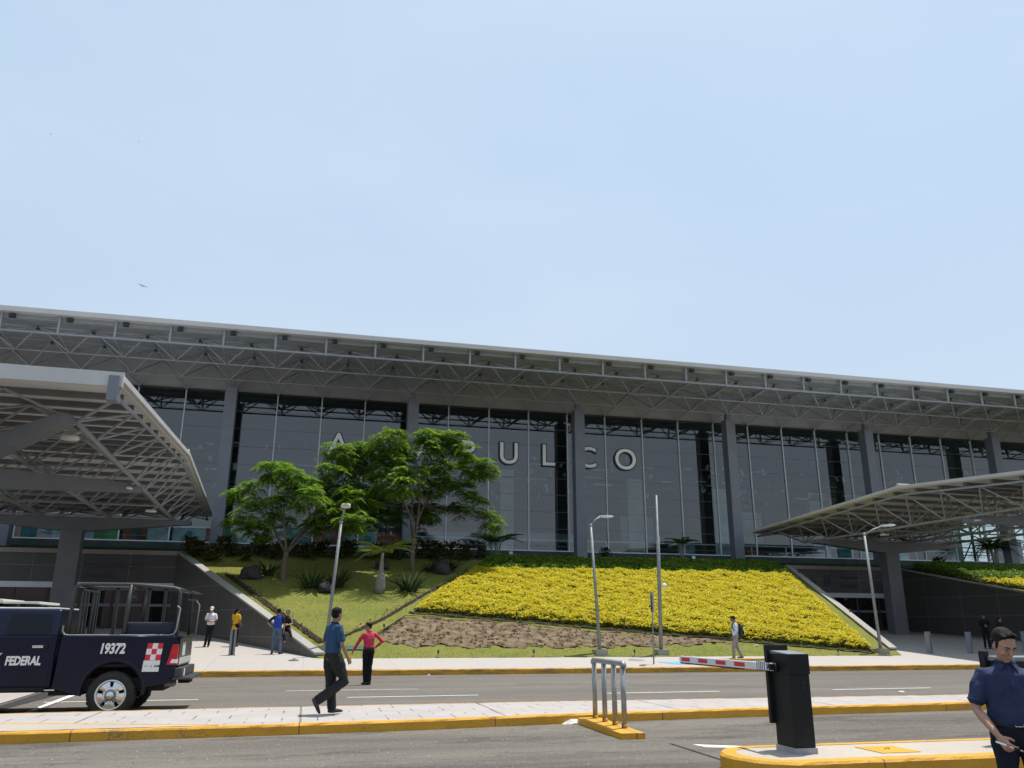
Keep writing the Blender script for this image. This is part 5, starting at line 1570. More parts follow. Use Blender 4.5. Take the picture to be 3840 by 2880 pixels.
# body: bed sides, floor, cab, bonnet
b = MB()
def arcpts(cx, cz, r, a0, a1, n=14): return [(cx + r * math.cos(R(a0 + (a1 - a0) * i / n)), cz + r * math.sin(R(a0 + (a1 - a0) * i / n))) for i in range(n + 1)]
def side_panel(y0, y1, m):
    poly = [(-0.985, 0.50)] + [(x, z) for x, z in arcpts(0.0, 0.42, 0.53, 188, -8)] + [(0.62, 0.50), (0.98, 0.56), (1.08, 0.66), (1.10, 1.30), (1.06, 1.40), (-0.975, 1.415)]
    poly[0] = (-1.03, 0.50)
    n = len(poly)
    vs = [(x, y0, z) for x, z in poly] + [(x, y1, z) for x, z in poly]
    b.raw(vs, [tuple(range(n)), tuple(reversed(range(n, 2 * n)))] + [(i, (i + 1) % n, n + (i + 1) % n, n + i) for i in range(n)], m)
bed = MB(); b = bed
side_panel(0.0, 0.09, MT['navy']); side_panel(1.91, 2.0, MT['navy'])
b.box((-0.97, 0.09, 0.86), (1.06, 1.91, 0.92), MT['undercar'])
b.box((-0.97, 0.09, 0.92), (-0.92, 1.91, 1.40), MT['navy'])
b.tube([(-0.97, 0.045, 1.405), (1.05, 0.045, 1.395)], 0.045, 10, MT['navy'])
b.tube([(-0.97, 1.955, 1.405), (1.05, 1.955, 1.395)], 0.045, 10, MT['navy'])
for y in (-0.02, 1.98):
    oi = arcpts(0.0, 0.42, 0.535, 186, -6, 20); oo = arcpts(0.0, 0.42, 0.60, 186, -6, 20)
    k = len(oi)
    vs = [(x, y + 0.02, z) for x, z in oi] + [(x, y + (0.012 if y < 1 else 0.028), z) for x, z in oi] + [(x, y + 0.02, z) for x, z in oo]
    b.raw(vs, [(i, i + 1, k + i + 1, k + i) for i in range(k - 1)] + [(k + i, k + i + 1, 2 * k + i + 1, 2 * k + i) for i in range(k - 1)], MT['navy'], True)
    arch = arcpts(0.0, 0.42, 0.53, 186, -6, 16)
    yy = (0.02, 0.42) if y < 1 else (1.58, 1.98)
    m2 = len(arch)
    b.raw([(x, yy[0], z) for x, z in arch] + [(x, yy[1], z) for x, z in arch], [(i, i + 1, m2 + i + 1, m2 + i) for i in range(m2 - 1)], MT['undercar'])
    b.face([(x, yy[1] if y < 1 else yy[0], z) for x, z in arch], MT['undercar'])
T(bed, 'bed', MT['navy'])
b = MB()
b.bbox((-3.75, 0.0, 0.50), (-1.065, 2.0, 1.43), 0.05, MT['navy'])
gv = [(-1.05, 0.03, 1.40), (-3.85, 0.05, 1.38), (-3.85, 1.95, 1.38), (-1.05, 1.97, 1.40), (-1.10, 0.20, 1.93), (-2.95, 0.22, 1.93), (-2.95, 1.78, 1.93), (-1.10, 1.80, 1.93)]
bm = bmesh.new(); vv = [bm.verts.new(p) for p in gv]
for f in ((0, 1, 2, 3), (7, 6, 5, 4), (0, 4, 5, 1), (1, 5, 6, 2), (2, 6, 7, 3), (3, 7, 4, 0)): bm.faces.new([vv[i] for i in f])
bmesh.ops.recalc_face_normals(bm, faces=bm.faces[:])
bmesh.ops.bevel(bm, geom=bm.edges[:], offset=0.07, segments=4, affect='EDGES', profile=0.6)
bm.verts.index_update()
b.raw([v.co.copy() for v in bm.verts], [[v.index for v in f.verts] for f in bm.faces], MT['navy'], True); bm.free()
b.bbox((-4.62, 0.04, 0.62), (-3.6, 1.96, 1.28), 0.09, MT['navy'])
b.bbox((-4.55, 0.25, 1.2), (-3.6, 1.75, 1.36), 0.09, MT['navy'])
b.box((-4.3, 0.15, 0.42), (0.9, 1.85, 0.66), MT['undercar'])
b.box((-1.1, 0.1, 0.36), (-0.62, 0.5, 0.60), MT['undercar'])
T(b, 'body', MT['navy'])
b = MB(); b.bbox((-2.9, 0.26, 1.915), (-1.16, 1.74, 1.955), 0.018, MT['carwhite']); T(b, 'roof', MT['carwhite'])
b = MB(); b.tube([(-3.1, 0.02, 0.47), (-1.15, 0.02, 0.47)], 0.045, 8, MT['undercar']); b.box((-1.20, -0.01, 0.455), (-0.98, 0.06, 0.475), MT['decal']); T(b, 'side_step', MT['undercar'])
b = MB()
b.box((-1.02, -0.004, 0.752), (-0.60, 0.0, 0.764), MT['black']); b.box((0.60, -0.004, 0.752), (0.93, 0.0, 0.764), MT['black']); b.box((0.925, -0.004, 0.58), (0.935, 0.0, 0.90), MT['black']); b.box((-0.97, -0.004, 1.345), (1.0, 0.0, 1.352), MT['black'])
b.box((-2.04, -0.012, 0.752), (-1.14, -0.008, 0.764), MT['black'])
T(b, 'crease_line', MT['black'])  # dark strips for panel lines and body creases, crease shade as colour
# doors
def door(x0, x1, skew, handle_x):
    b = MB()
    poly = [(x0, 0.545), (x1 - skew, 0.545), (x1, 1.405), (x0, 1.405)]
    b.prism(poly, -0.008, 0.02, MT['navy']); b.v = [(x, z, y) for x, y, z in b.v]
    d = T(b, 'door', MT['navy'])
    b = MB()
    sl = 0.17 / 0.53
    def gp(x, z, o=0.0): return (x, 0.03 + (z - 1.40) * sl - 0.012 - o, z)
    wx0, wx1 = x0 + 0.10, x1 - 0.15
    ring = [(wx0, 1.46), (wx1, 1.46), (wx1 - 0.02, 1.78), (wx1 - 0.06, 1.83), (wx0 + 0.05, 1.83), (wx0 + 0.0, 1.78)]
    b.face([gp(x, z) for x, z in ring], MT['carglass'])
    w = T(b, 'door_window', MT['carglass'], d)
    b = MB(); b.bbox((handle_x, -0.045, 1.215), (handle_x + 0.24, -0.008, 1.262), 0.012, MT['chrome']); b.bbox((handle_x + 0.185, -0.048, 1.205), (handle_x + 0.265, -0.006, 1.268), 0.01, MT['black'])
    T(b, 'handle', MT['chrome'], d)
    return d
d2 = door(-2.06, -1.06, 0.08, -1.46)
d1 = door(-3.2, -2.08, 0.0, -2.45)
def put_text(s, size, x, z, name, m, parent, shear=0.0, offset=0.0, y=-0.018, sx=1.0):
    Mx = Matrix.Translation(Vector((x, y, z))) @ FRONT @ Matrix.Diagonal((sx, 1, 1, 1))
    return facing_text(s, size, Mx, name, m, parent, extrude=0.002, offset=offset, shear=shear)
put_text('FEDERAL', 0.215, -1.885, 0.915, 'lettering', MT['decal'], d2, 0.12, 0.009, -0.014, 0.70)
put_text('19372', 0.255, -0.305, 1.115, 'fleet_number', MT['decal'], TR, 0.15, 0.010, -0.010, 0.72)
# star badge half outside the picture
b = MB()
for r1, r2, yy, m in ((0.29, 0.15, -0.012, MT['decal']), (0.265, 0.135, -0.014, MT['black']), (0.24, 0.12, -0.016, MT['teal']), (0.19, 0.09, -0.018, MT['black'])):
    b.face([(-2.21 + (r1 if i % 2 == 0 else r2) * math.cos(math.pi * i / 7 + math.pi / 7), yy, 1.0 + (r1 if i % 2 == 0 else r2) * math.sin(math.pi * i / 7 + math.pi / 7)) for i in range(14)], m)
T(b, 'star_badge', MT['teal'])
# chequered sticker
b = MB()
for i in range(3):
    for j in range(3):
        x = 0.535 + 0.094 * i + 0.02 * (j - 1) * 0.5; z = 0.985 + 0.104 * j
        b.face([(x, -0.004, z), (x + 0.094, -0.004, z), (x + 0.104, -0.004, z + 0.104), (x + 0.01, -0.004, z + 0.104)], MT['red'] if (i + j) % 2 == 0 else MT['decal'])
b.face([(0.50, -0.004, 0.775), (0.80, -0.004, 0.775), (0.812, -0.004, 0.98), (0.512, -0.004, 0.98)], MT['decal'])
b.face([(0.655 + 0.024 * math.cos(k * .52), -0.006, 0.875 + 0.028 * math.sin(k * .52)) for k in range(12)], MT['decalgrey'])
b.face([(0.53, -0.006, 0.865), (0.60, -0.006, 0.865), (0.60, -0.006, 0.89), (0.53, -0.006, 0.89)], MT['decalgrey'])
stk = T(b, 'chequer_sticker', MT['decal'])
put_text('CNS', 0.05, 0.71, 0.86, 'lettering', MT['darkmetal'], stk, 0, 0.002, -0.007)
# tail lights, tailgate, bumper
for y in (-0.012, 1.905):
    b = MB(); b.prism([(0.93, 0.90), (1.115, 0.90), (1.115, 1.275), (1.01, 1.275)], y, y + 0.11, MT['taillight']); b.v = [(x, z, yy) for x, yy, z in b.v]
    tl = T(b, 'tail_light', MT['taillight'])
    b = MB(); b.prism([(0.99, 0.93), (1.12, 0.93), (1.12, 1.0), (1.02, 1.0)], y - 0.004, y + 0.11, MT['decal']); b.v = [(x, z, yy) for x, yy, z in b.v]
    T(b, 'reverse_lamp', MT['decal'], tl)
b = MB(); b.bbox((1.065, 0.12, 0.86), (1.125, 1.88, 1.40), 0.02, MT['navy']); b.bbox((1.02, 0.05, 1.385), (1.17, 1.95, 1.43), 0.015, MT['black']); b.box((1.126, 0.5, 1.05), (1.13, 0.9, 1.3), MT['plate']); b.box((1.126, 0.2, 0.90), (1.129, 1.8, 1.02), MT['decalgrey'])
T(b, 'tailgate', MT['navy'])
b = MB(); b.bbox((1.06, 0.02, 0.66), (1.22, 1.98, 0.84), 0.03, MT['cagegrey']); b.box((1.221, 0.3, 0.68), (1.225, 0.45, 0.82), MT['decal']); b.bbox((1.0, 0.0, 0.62), (1.40, 2.0, 0.665), 0.012, MT['cagegrey']); b.bbox((1.08, 0.7, 0.52), (1.3, 1.2, 0.62), 0.02, MT['undercar'])
T(b, 'rear_bumper', MT['cagegrey'])
b = MB(); b.tube([(0.35, 0.35, 0.5), (0.8, 0.3, 0.52), (1.08, 0.3, 0.53)], 0.05, 10, MT['galv']); T(b, 'exhaust', MT['galv'])
b = MB(); b.box((-4.66, 0.3, 0.55), (-4.6, 1.7, 1.2), MT['black']); b.bbox((-4.74, 0.02, 0.45), (-4.55, 1.98, 0.70), 0.04, MT['chrome']); T(b, 'grille', MT['black'])
for y in (0.06, 1.64):
    b = MB(); b.bbox((-4.645, y, 0.95), (-4.5, y + 0.3, 1.2), 0.03, MT['decal']); T(b, 'headlight', MT['decal'])
b = MB(); b.face([(-3.80, 0.2, 1.44), (-3.80, 1.8, 1.44), (-3.01, 1.68, 1.88), (-3.01, 0.32, 1.88)], MT['carglass']); b.v = [(x - 0.03, y, z + 0.02) for x, y, z in b.v]; T(b, 'windscreen', MT['carglass'])
b = MB(); b.bbox((-3.35, -0.24, 1.4), (-3.2, -0.02, 1.6), 0.03, MT['black']); T(b, 'wing_mirror', MT['black'])
# wheels
def wheel(x, y, flip):
    e = bpy.data.objects.new('wheel', None); COL.objects.link(e); e.parent = TR; e.empty_display_size = 0.1
    e.location = (x, y, 0.36); e.scale = (1.06, 1.06, 1.1); e.rotation_euler = (R(90), 0, 0 if not flip else math.pi)
    b = MB()
    b.lathe([(0.255, -0.12), (0.31, -0.135), (0.375, -0.12), (0.402, -0.08), (0.402, 0.08), (0.375, 0.12), (0.31, 0.135), (0.255, 0.12)], 40, MT['tyre'])
    for i in range(36):
        a = 2 * math.pi * i / 36
        Mt = Matrix.Rotation(a, 4, 'Z') @ Matrix.Translation(Vector((0.402, 0, 0)))
        b.box((-0.006, -0.02, 0.02 - 0.1 * (i % 2)), (0.006, 0.02, 0.1 - 0.1 * (i % 2)), MT['tyre'], Mt)
    b.build('tyre', MT['tyre'], e)
    b = MB()
    b.lathe([(0.262, -0.12), (0.262, 0.13), (0.235, 0.125), (0.222, 0.09)], 36, MT['chrome'])
    b.lathe([(0.225, 0.02), (0.0, 0.02)], 24, MT['undercar'])
    for i in range(5):
        a = 2 * math.pi * i / 5 + math.pi / 2 + math.pi / 5
        Mt = Matrix.Rotation(a, 4, 'Z')
        w1, w2 = 0.062, 0.098
        vs = []
        for r, w, z in ((0.06, 0.055, 0.115), (0.15, 0.076, 0.118), (0.232, 0.128, 0.10)):
            vs += [Mt @ Vector((r, -w, z - 0.018)), Mt @ Vector((r, -w * 0.35, z)), Mt @ Vector((r, w * 0.35, z)), Mt @ Vector((r, w, z - 0.018)), Mt @ Vector((r, w, z - 0.06)), Mt @ Vector((r, -w, z - 0.06))]
        fs = []
        for s in range(2):
            for k in range(6): fs.append((6 * s + k, 6 * s + 6 + k, 6 * s + 6 + (k + 1) % 6, 6 * s + (k + 1) % 6))
        b.raw(vs, fs, MT['chrome'])
    b.lathe([(0.145, 0.06), (0.14, 0.108), (0.06, 0.112)], 30, MT['chrome'])
    b.lathe([(0.105, 0.08), (0.10, 0.125), (0.075, 0.135)], 24, MT['galv'])
    for i in range(8):
        a = 2 * math.pi * i / 8
        b.ellipsoid((0.088 * math.cos(a), 0.088 * math.sin(a), 0.135), (0.011, 0.011, 0.014), 8, MT['chrome'])
    b.build('rim', MT['chrome'], e)
    b = MB(); b.lathe([(0.072, 0.12), (0.07, 0.16), (0.05, 0.178), (0.0, 0.182)], 20, MT['chrome']); b.build('hub_cap', MT['chrome'], e)
wheel(0.0, 0.13, False); wheel(0.0, 1.84, True); wheel(-3.57, 0.13, False); wheel(-3.57, 1.84, True)
# cage over the bed
b = MB()
for y in (0.10, 1.90):
    pts = [(-0.93, y, 1.42), (-0.90, y, 2.30), (-0.86, y, 2.37), (-0.78, y, 2.395), (0.12, y, 2.40), (0.92, y, 2.34), (0.99, y, 2.31), (1.02, y, 2.24), (1.04, y, 1.42)]
    b.tube(pts, 0.036, 10, MT['cagegrey'])
    b.tube([(0.07, y, 1.42), (0.10, y, 2.40)], 0.04, 10, MT['cagegrey'])
for x, z in ((-0.82, 2.385), (0.12, 2.40), (0.95, 2.33)): b.tube([(x, 0.10, z), (x, 1.90, z)], 0.036, 10, MT['cagegrey'])
T(b, 'cage', MT['cagegrey'])
b = MB()
b.tube([(-1.0, 0.04, 1.62), (-1.0, 0.04, 1.52), (-0.96, 0.04, 1.455), (-0.88, 0.04, 1.44), (0.92, 0.04, 1.445), (1.0, 0.04, 1.47), (1.03, 0.04, 1.55), (1.06, 0.05, 1.95), (1.0, 0.06, 2.0)], 0.016, 8, MT['galv'])
T(b, 'hand_rail', MT['cagegrey']); b = MB()
b.tube([(1.22, 1.5, 1.45), (1.24, 1.5, 2.05), (1.16, 1.5, 2.15), (1.0, 1.5, 2.16)], 0.016, 8, MT['galv'])
T(b, 'hand_rail', MT['cagegrey'])
b = MB()
b.box((-0.84, 0.3, 1.42), (-0.80, 1.7, 1.46), MT['cagegrey']); b.box((-0.84, 0.3, 2.28), (-0.80, 1.7, 2.32), MT['cagegrey'])
for y in (0.3, 0.55, 0.8, 1.2, 1.45, 1.66): b.box((-0.835, y, 1.42), (-0.80, y + 0.05, 2.30), MT['cagegrey'])
for x, y in ((-0.30, 0.95), (0.30, 0.95), (0.62, 0.95)): b.box((x - 0.03, y - 0.03, 0.92), (x + 0.03, y + 0.03, 2.36), MT['cagegrey'])
b.box((-0.80, 0.92, 2.33), (0.95, 0.98, 2.38), MT['cagegrey'])
b.tube([(0.02, 0.95, 2.42), (0.02, 0.95, 2.20)], 0.035, 8, MT['cagegrey']); b.tube([(0.02, 0.95, 2.24), (0.02, 0.95, 2.12)], [0.03, 0.075], 10, MT['cagegrey'])
b.box((1.0, 0.2, 2.29), (1.22, 1.9, 2.31), MT['cagegrey'])
T(b, 'rack', MT['cagegrey'])
b = MB(); b.bbox((0.06, 0.14, 1.40), (0.97, 0.24, 1.69), 0.045, MT['navydull']); b.bbox((-0.75, 0.9, 1.1), (0.9, 1.3, 1.3), 0.04, MT['navydull']); T(b, 'seat_pad', MT['navydull'])
b = MB(); b.bbox((-2.75, 0.35, 2.03), (-2.2, 1.65, 2.11), 0.03, MT['lightbar']); b.bbox((-2.2, 0.30, 2.02), (-1.55, 1.7, 2.065), 0.015, MT['lightbar']); b.box((-2.4, 0.5, 1.95), (-2.3, 1.5, 2.04), MT['black']); b.box((-1.95, 0.5, 1.95), (-1.85, 1.5, 2.03), MT['black']); T(b, 'light_bar', MT['lightbar'])

# ================================================================== PEOPLE
def etube(b, rings, side=(1, 0, 0), n=14, cap=True):
    """closed tapered tube with elliptical rings: (point, r_side, r_other)"""
    pts = [Vector(r[0]) for r in rings]
    vs, fs = [], []
    side = Vector(side)
    L = []
    for i, p in enumerate(pts):
        t = pts[min(i + 1, len(pts) - 1)] - pts[max(i - 1, 0)]
        t = t.normalized() if t.length > 1e-8 else Vector((0, 0, 1))
        u = side - t * side.dot(t)
        if u.length < 0.25:
            al = Vector((0, 1, 0)); u = al - t * al.dot(t)
        u.normalize(); w = t.cross(u)
        L.append((p, u, w, t, rings[i][1], rings[i][2]))
    full = []
    p, u, w, t, a, c2 = L[0]
    k = min(a, c2)
    full += [(p - t * k * 0.62, u, w, a * 0.4, c2 * 0.4), (p - t * k * 0.35, u, w, a * 0.78, c2 * 0.78)]
    full += [(q[0], q[1], q[2], q[4], q[5]) for q in L]
    p, u, w, t, a, c2 = L[-1]; k = min(a, c2)
    full += [(p + t * k * 0.35, u, w, a * 0.78, c2 * 0.78), (p + t * k * 0.62, u, w, a * 0.4, c2 * 0.4)]
    for (p, u, w, a, c2) in full:
        for j in range(n):
            an = 2 * math.pi * j / n
            vs.append(p + u * math.cos(an) * a + w * math.sin(an) * c2)
    m = len(full)
    for i in range(m - 1):
        for j in range(n):
            a = i * n + j; c3 = i * n + (j + 1) % n
            fs.append((a, c3, c3 + n, a + n))
    fs.append(tuple(reversed(range(n)))); fs.append(tuple((m - 1) * n + j for j in range(n)))
    b.raw(vs, fs)

def merged(b, name, material, voxel, smooth, parent, wr=0.0):
    """weld overlapping volumes into one continuous skin"""
    me = bpy.data.meshes.new('tmp'); me.from_pydata(b.v, [], b.f); me.update()
    bm = bmesh.new(); bm.from_mesh(me); bmesh.ops.recalc_face_normals(bm, faces=bm.faces[:]); bm.to_mesh(me); bm.free()
    o = bpy.data.objects.new('tmp', me); COL.objects.link(o)
    r = o.modifiers.new('r', 'REMESH'); r.mode = 'VOXEL'; r.voxel_size = voxel
    s = o.modifiers.new('s', 'SMOOTH'); s.factor = 0.5; s.iterations = smooth
    dg = bpy.context.evaluated_depsgraph_get(); dg.update()
    out = bpy.data.meshes.new_from_object(o.evaluated_get(dg))
    bpy.data.objects.remove(o); bpy.data.meshes.remove(me)
    out.materials.clear(); out.materials.append(material)
    out.polygons.foreach_set('use_smooth', [True] * len(out.polygons))
    if wr:
        out.update()
        n_ = len(out.vertices)
        co = np.empty(n_ * 3, dtype=np.float32); out.vertices.foreach_get('co', co); co = co.reshape(-1, 3)
        no = np.empty(n_ * 3, dtype=np.float32); out.vertex_normals.foreach_get('vector', no); no = no.reshape(-1, 3)
        am = np.array([mnoise.noise(Vector((c[0] * 11 + c[2] * 5, c[1] * 11, c[2] * 9 - c[0] * 6))) + 0.6 * mnoise.noise(Vector((c[0] * 24, c[1] * 24 + 7, c[2] * 20 + c[0] * 9))) for c in co.tolist()])
        co = co + no * (am[:, None] * wr)
        out.vertices.foreach_set('co', np.ascontiguousarray(co, dtype=np.float32).ravel())
        out.update()
    out.name = name
    return link(name, out, parent)

SKIN = {}
def skin(c):
    if c not in SKIN: SKIN[c] = mat('skin', c, 0.5, 0.08, 14, 0.05, 60, spec=0.4)
    return SKIN[c]
CL = {}
def cloth(c, rough=0.85, fold=0.5):
    if (c, fold) not in CL:
        m, nt, bs, tc = newmat('cloth', rough)
        bs.inputs['Specular IOR Level'].default_value = 0.25
        o = tc.outputs['Object']
        n1 = noise(nt, mapping(nt, o, (1, 1, 0.55), (0.4, 0.3, 0)), 9, 4, 0.6)
        n2 = noise(nt, o, 70, 2)
        cc = mixc(nt, ramp(nt, n1, 0.3, 0.7), tuple(x * 0.8 for x in c), tuple(min(1, x * 1.15) for x in c))
        cc = mixc(nt, ramp(nt, n2, 0.4, 0.6, 0, 0.25), cc, tuple(min(1, x * 1.3) for x in c))
        nt.links.new(cc, bs.inputs['Base Color'])
        addbump(nt, bs, n1, fold, 0.05)
        CL[(c, fold)] = m
    return CL[(c, fold)]
HAIR_DARK = mat('dark_hair_' if False else 'dark_hair', (0.008, 0.007, 0.0065), 0.7, 0.4, 50, 0.5, 90, spec=0.15)
HAIR_GREY = mat('greying_hair', (0.009, 0.008, 0.0075), 0.75, 0.4, 9, 0, spec=0.12, col2=(0.022, 0.021, 0.020))
SHOE = mat('black_leather', (0.012, 0.011, 0.011), 0.4, 0.2, 9)
EYEW = mat('eye', (0.30, 0.26, 0.23), 0.3)
EYED = mat('dark_iris', (0.01, 0.008, 0.006), 0.15)
LIP = mat('lips', (0.30, 0.13, 0.10), 0.5)

def hand(b, wr, d, nrm, s=1.0, curl=0.5, right=True, hold=False):
    """d: direction wrist->knuckles, nrm: palm normal (the side the fingers close to)"""
    d = Vector(d).normalized(); nrm = Vector(nrm); nrm = (nrm - d * nrm.dot(d)).normalized()
    ac = d.cross(nrm) * (1 if right else -1)      # towards the thumb
    wr = Vector(wr)
    etube(b, [(wr - d * 0.01, 0.026 * s, 0.020 * s), (wr + d * 0.035 * s, 0.036 * s, 0.018 * s), (wr + d * 0.085 * s, 0.041 * s, 0.015 * s)], ac, 12)
    for k, (o, l) in enumerate(((0.030, 0.075), (0.010, 0.084), (-0.011, 0.078), (-0.031, 0.060))):
        p0 = wr + d * 0.082 * s + ac * o * s
        c1 = curl * (1.0 + 0.12 * k); c2 = c1 * 2.1
        d1 = d * math.cos(c1) + nrm * math.sin(c1); d2 = d * math.cos(c2) + nrm * math.sin(c2)
        p1 = p0 + d1 * l * 0.5 * s; p2 = p1 + d2 * l * 0.5 * s
        etube(b, [(p0, 0.0095 * s, 0.0095 * s), (p1, 0.009 * s, 0.009 * s), (p2, 0.0072 * s, 0.0072 * s)], ac, 8)
    t0 = wr + d * 0.028 * s + ac * 0.030 * s
    d1 = (d * 0.7 + ac * 0.6 + nrm * 0.35).normalized(); d2 = (d * 0.85 + nrm * (0.5 + curl * 0.4) + ac * 0.1).normalized()
    etube(b, [(t0, 0.014 * s, 0.013 * s), (t0 + d1 * 0.036 * s, 0.0115 * s, 0.011 * s), (t0 + d1 * 0.036 * s + d2 * 0.032 * s, 0.009 * s, 0.009 * s)], nrm, 8)

def person(loc, yaw, label, J=None, H=1.72, skinc=(0.36, 0.20, 0.13), shirt=(0.1, 0.1, 0.2), sleeve='short', sleevec=None, trousers=(0.02, 0.02, 0.025),
           hair='short', haircol=None, head_yaw=0.0, head_pitch=0.0, hs=1.0, female=False, voxel=0.012, belly=0.0, untuck=0.0, hands=None, extra=None, shoec=None, face=False, glasses=False, group=None, legw=1.0):
    s = H / 1.72
    D = dict(pel=(0, 0, .95), chest=(0, 0.01, 1.27), neck=(0, 0.0, 1.455), head=(0, 0.035, 1.60),
             sh_r=(.175, 0, 1.40), sh_l=(-.175, 0, 1.40), el_r=(.225, -.03, 1.12), el_l=(-.225, -.03, 1.12), wr_r=(.235, .05, .88), wr_l=(-.235, .05, .88),
             hip_r=(.088, 0, .91), hip_l=(-.088, 0, .91), kn_r=(.095, .02, .50), kn_l=(-.095, .02, .50), an_r=(.10, -.02, .085), an_l=(-.10, -.02, .085),
             toe_r=(.12, .17, .03), toe_l=(-.12, .17, .03))
    if J: D.update(J)
    D = {k: Vector(v) for k, v in D.items()}
    t = thing('person', loc, label, 'person', group, yaw)
    t.scale = (s, s, s)
    sx = (D['sh_r'] - D['sh_l']).normalized()
    hx = (D['hip_r'] - D['hip_l']).normalized()
    w_ = 0.9 if female else 1.0
    waist = D['pel'].lerp(D['chest'], 0.42)
    up = (D['neck'] - D['pel']).normalized()
    skm = skin(skinc)
    # ---- body
    b = MB()
    etube(b, [(D['pel'] - up * .05, .14, .095), (waist, .125, .088), (D['chest'], .145 * w_, .10), (D['neck'] - up * .07, .12 * w_, .075)], sx, 16)
    Mh = Matrix.Rotation(head_yaw, 4, 'Z') @ Matrix.Rotation(-head_pitch, 4, 'X')
    Mh.translation = D['head']
    Mh = Mh @ Matrix.Diagonal((hs, hs, hs, 1))
    etube(b, [(D['neck'] - up * .06, .075, .065), (D['neck'], .058, .058), (D['neck'].lerp(D['head'], .5) , .054, .056), (Mh @ Vector((0, -.02, -.02)), .056, .06)], sx, 14)
    hb = MB()
    etube(hb, [((0, .062, -.108), .022, .018), ((0, .048, -.092), .044, .042), ((0, .026, -.06), .060, .068), ((0, .010, -.02), .068, .084), ((0, .002, .025), .0715, .092), ((0, -.006, .07), .067, .085), ((0, -.010, .10), .045, .058)], (1, 0, 0), 20)
    hb.v = hb.v
    etube(hb, [((0, .089, .022), .009, .008), ((0, .101, -.005), .011, .011), ((0, .110, -.028), .017, .013)], (1, 0, 0), 8)       # nose
    etube(hb, [((-.045, .078, .028), .012, .013), ((0, .086, .030), .014, .013), ((.045, .078, .028), .012, .013)], (0, 0, 1), 8)   # brow
    for sd in (-1, 1):
        hb.ellipsoid((sd * .074, -.006, -.008), (.010, .022, .033), 8)
        hb.ellipsoid((sd * .038, .066, -.030), (.024, .022, .022), 8)
    hb.ellipsoid((0, .082, -.066), (.026, .016, .012), 8)
    hb.ellipsoid((0, .074, -.096), (.022, .020, .014), 8)
    b.raw([Mh @ Vector(v) for v in hb.v], hb.f)
    for S_ in ('r', 'l'):
        sh, el, wr = D['sh_' + S_], D['el_' + S_], D['wr_' + S_]
        etube(b, [(sh + Vector((0, 0, -.03)) - sx * (0.035 if S_ == 'r' else -0.035), .04, .04), (sh.lerp(el, .3), .045, .045), (el, .035, .036), (el.lerp(wr, .3), .037, .037), (wr, .025, .021)], (0, 1, 0), 12)
        hd = (hands or {}).get(S_, {})
        dd = Vector(hd.get('d', (wr - el).normalized() * 0.9 + Vector((0, 0.1, -0.1))))
        nr = Vector(hd.get('n', -sx if S_ == 'r' else sx))
        hand(b, wr, dd, nr, 1.0 if not female else .92, hd.get('curl', 0.45), S_ == 'r')
        hp, kn, an = D['hip_' + S_], D['kn_' + S_], D['an_' + S_]
        etube(b, [(hp, .072, .075), (hp.lerp(kn, .5), .062, .066), (kn, .046, .05), (kn.lerp(an, .35), .046, .05), (an, .032, .035)], hx, 12)
    merged(b, 'body', skm, voxel * (0.62 if face else 1), 3, t)
    # ---- shirt
    sm = cloth(shirt); b = MB()
    hem = D['pel'] + up * (0.03 - untuck)
    bel = belly
    etube(b, [(hem, .168 * w_ + (0.02 if female else 0) + bel * .4, .118 + bel * .5), (D['pel'] + up * .09 + Vector((0, bel * .35, 0)), .160 * w_ + bel * .5, .115 + bel * .7), (waist + Vector((0, bel * .4, 0)), .157 * w_ + bel * .4, .114 + bel * .6), (D['chest'] - up * .03, .176 * w_, .128 + bel * .1), (D['chest'] + up * .08, .172 * w_, .118), (D['neck'] - up * .055, .125 * w_, .088), (D['neck'] - up * .02, .078, .072)], sx, 20)
    slv = []
    for S_ in ('r', 'l'):
        sh, el, wr = D['sh_' + S_], D['el_' + S_], D['wr_' + S_]
        inn = sx * (-0.05 if S_ == 'r' else 0.05)
        if sleeve == 'none': continue
        bb = b if sleevec is None else slv
        if sleevec is not None: bb = MB(); slv.append(bb)
        if sleeve == 'short': etube(bb, [(sh + inn * 1.5 - up * 0.02, .060, .062), (sh + inn * .3 - up * .018, .064, .064), (sh.lerp(el, .35), .063, .060), (sh.lerp(el, .80), .066, .060)], (0, 1, 0), 14)
        else: etube(bb, [(sh + inn * 1.5 - up * 0.02, .060, .062), (sh + inn * .3 - up * .015, .062, .062), (sh.lerp(el, .4), .057, .058), (el, .050, .050), (el.lerp(wr, .5), .046, .046), (el.lerp(wr, .93), .037, .036)], (0, 1, 0), 14)
    so = merged(b, 'shirt', sm, voxel * (0.8 if face else 1), 3, t, 0.0075)
    if slv:
        for bb in slv: merged(bb, 'sleeve', cloth(sleevec), voxel, 2, so)
    if sleeve != 'none':
        b = MB()
        cr = []
        nb = D['neck'] + up * 0.012
        for i in range(15):
            a = math.pi / 2 + 0.30 + (2 * math.pi - 0.6) * i / 14
            cr.append(nb + sx * (.066 * math.cos(a)) + Vector((0, 1, 0)) * (.064 * math.sin(a) + .004) - up * (0.030 * max(0, math.sin(a)) - 0.004))
        b.tube(cr, [0.013 + 0.006 * max(0, math.sin(math.pi / 2 + 0.3 + (2 * math.pi - .6) * i / 14)) for i in range(15)], 8, sm)
        b.build('collar', sm, so)
    # ---- trousers
    tm = cloth(trousers); b = MB()
    etube(b, [(D['pel'] + up * .075, .152 + bel * .35, .108 + bel * .4), (D['pel'], .166, .122 + bel * .2), (D['pel'] - up * .07, .158, .118)], sx, 18)
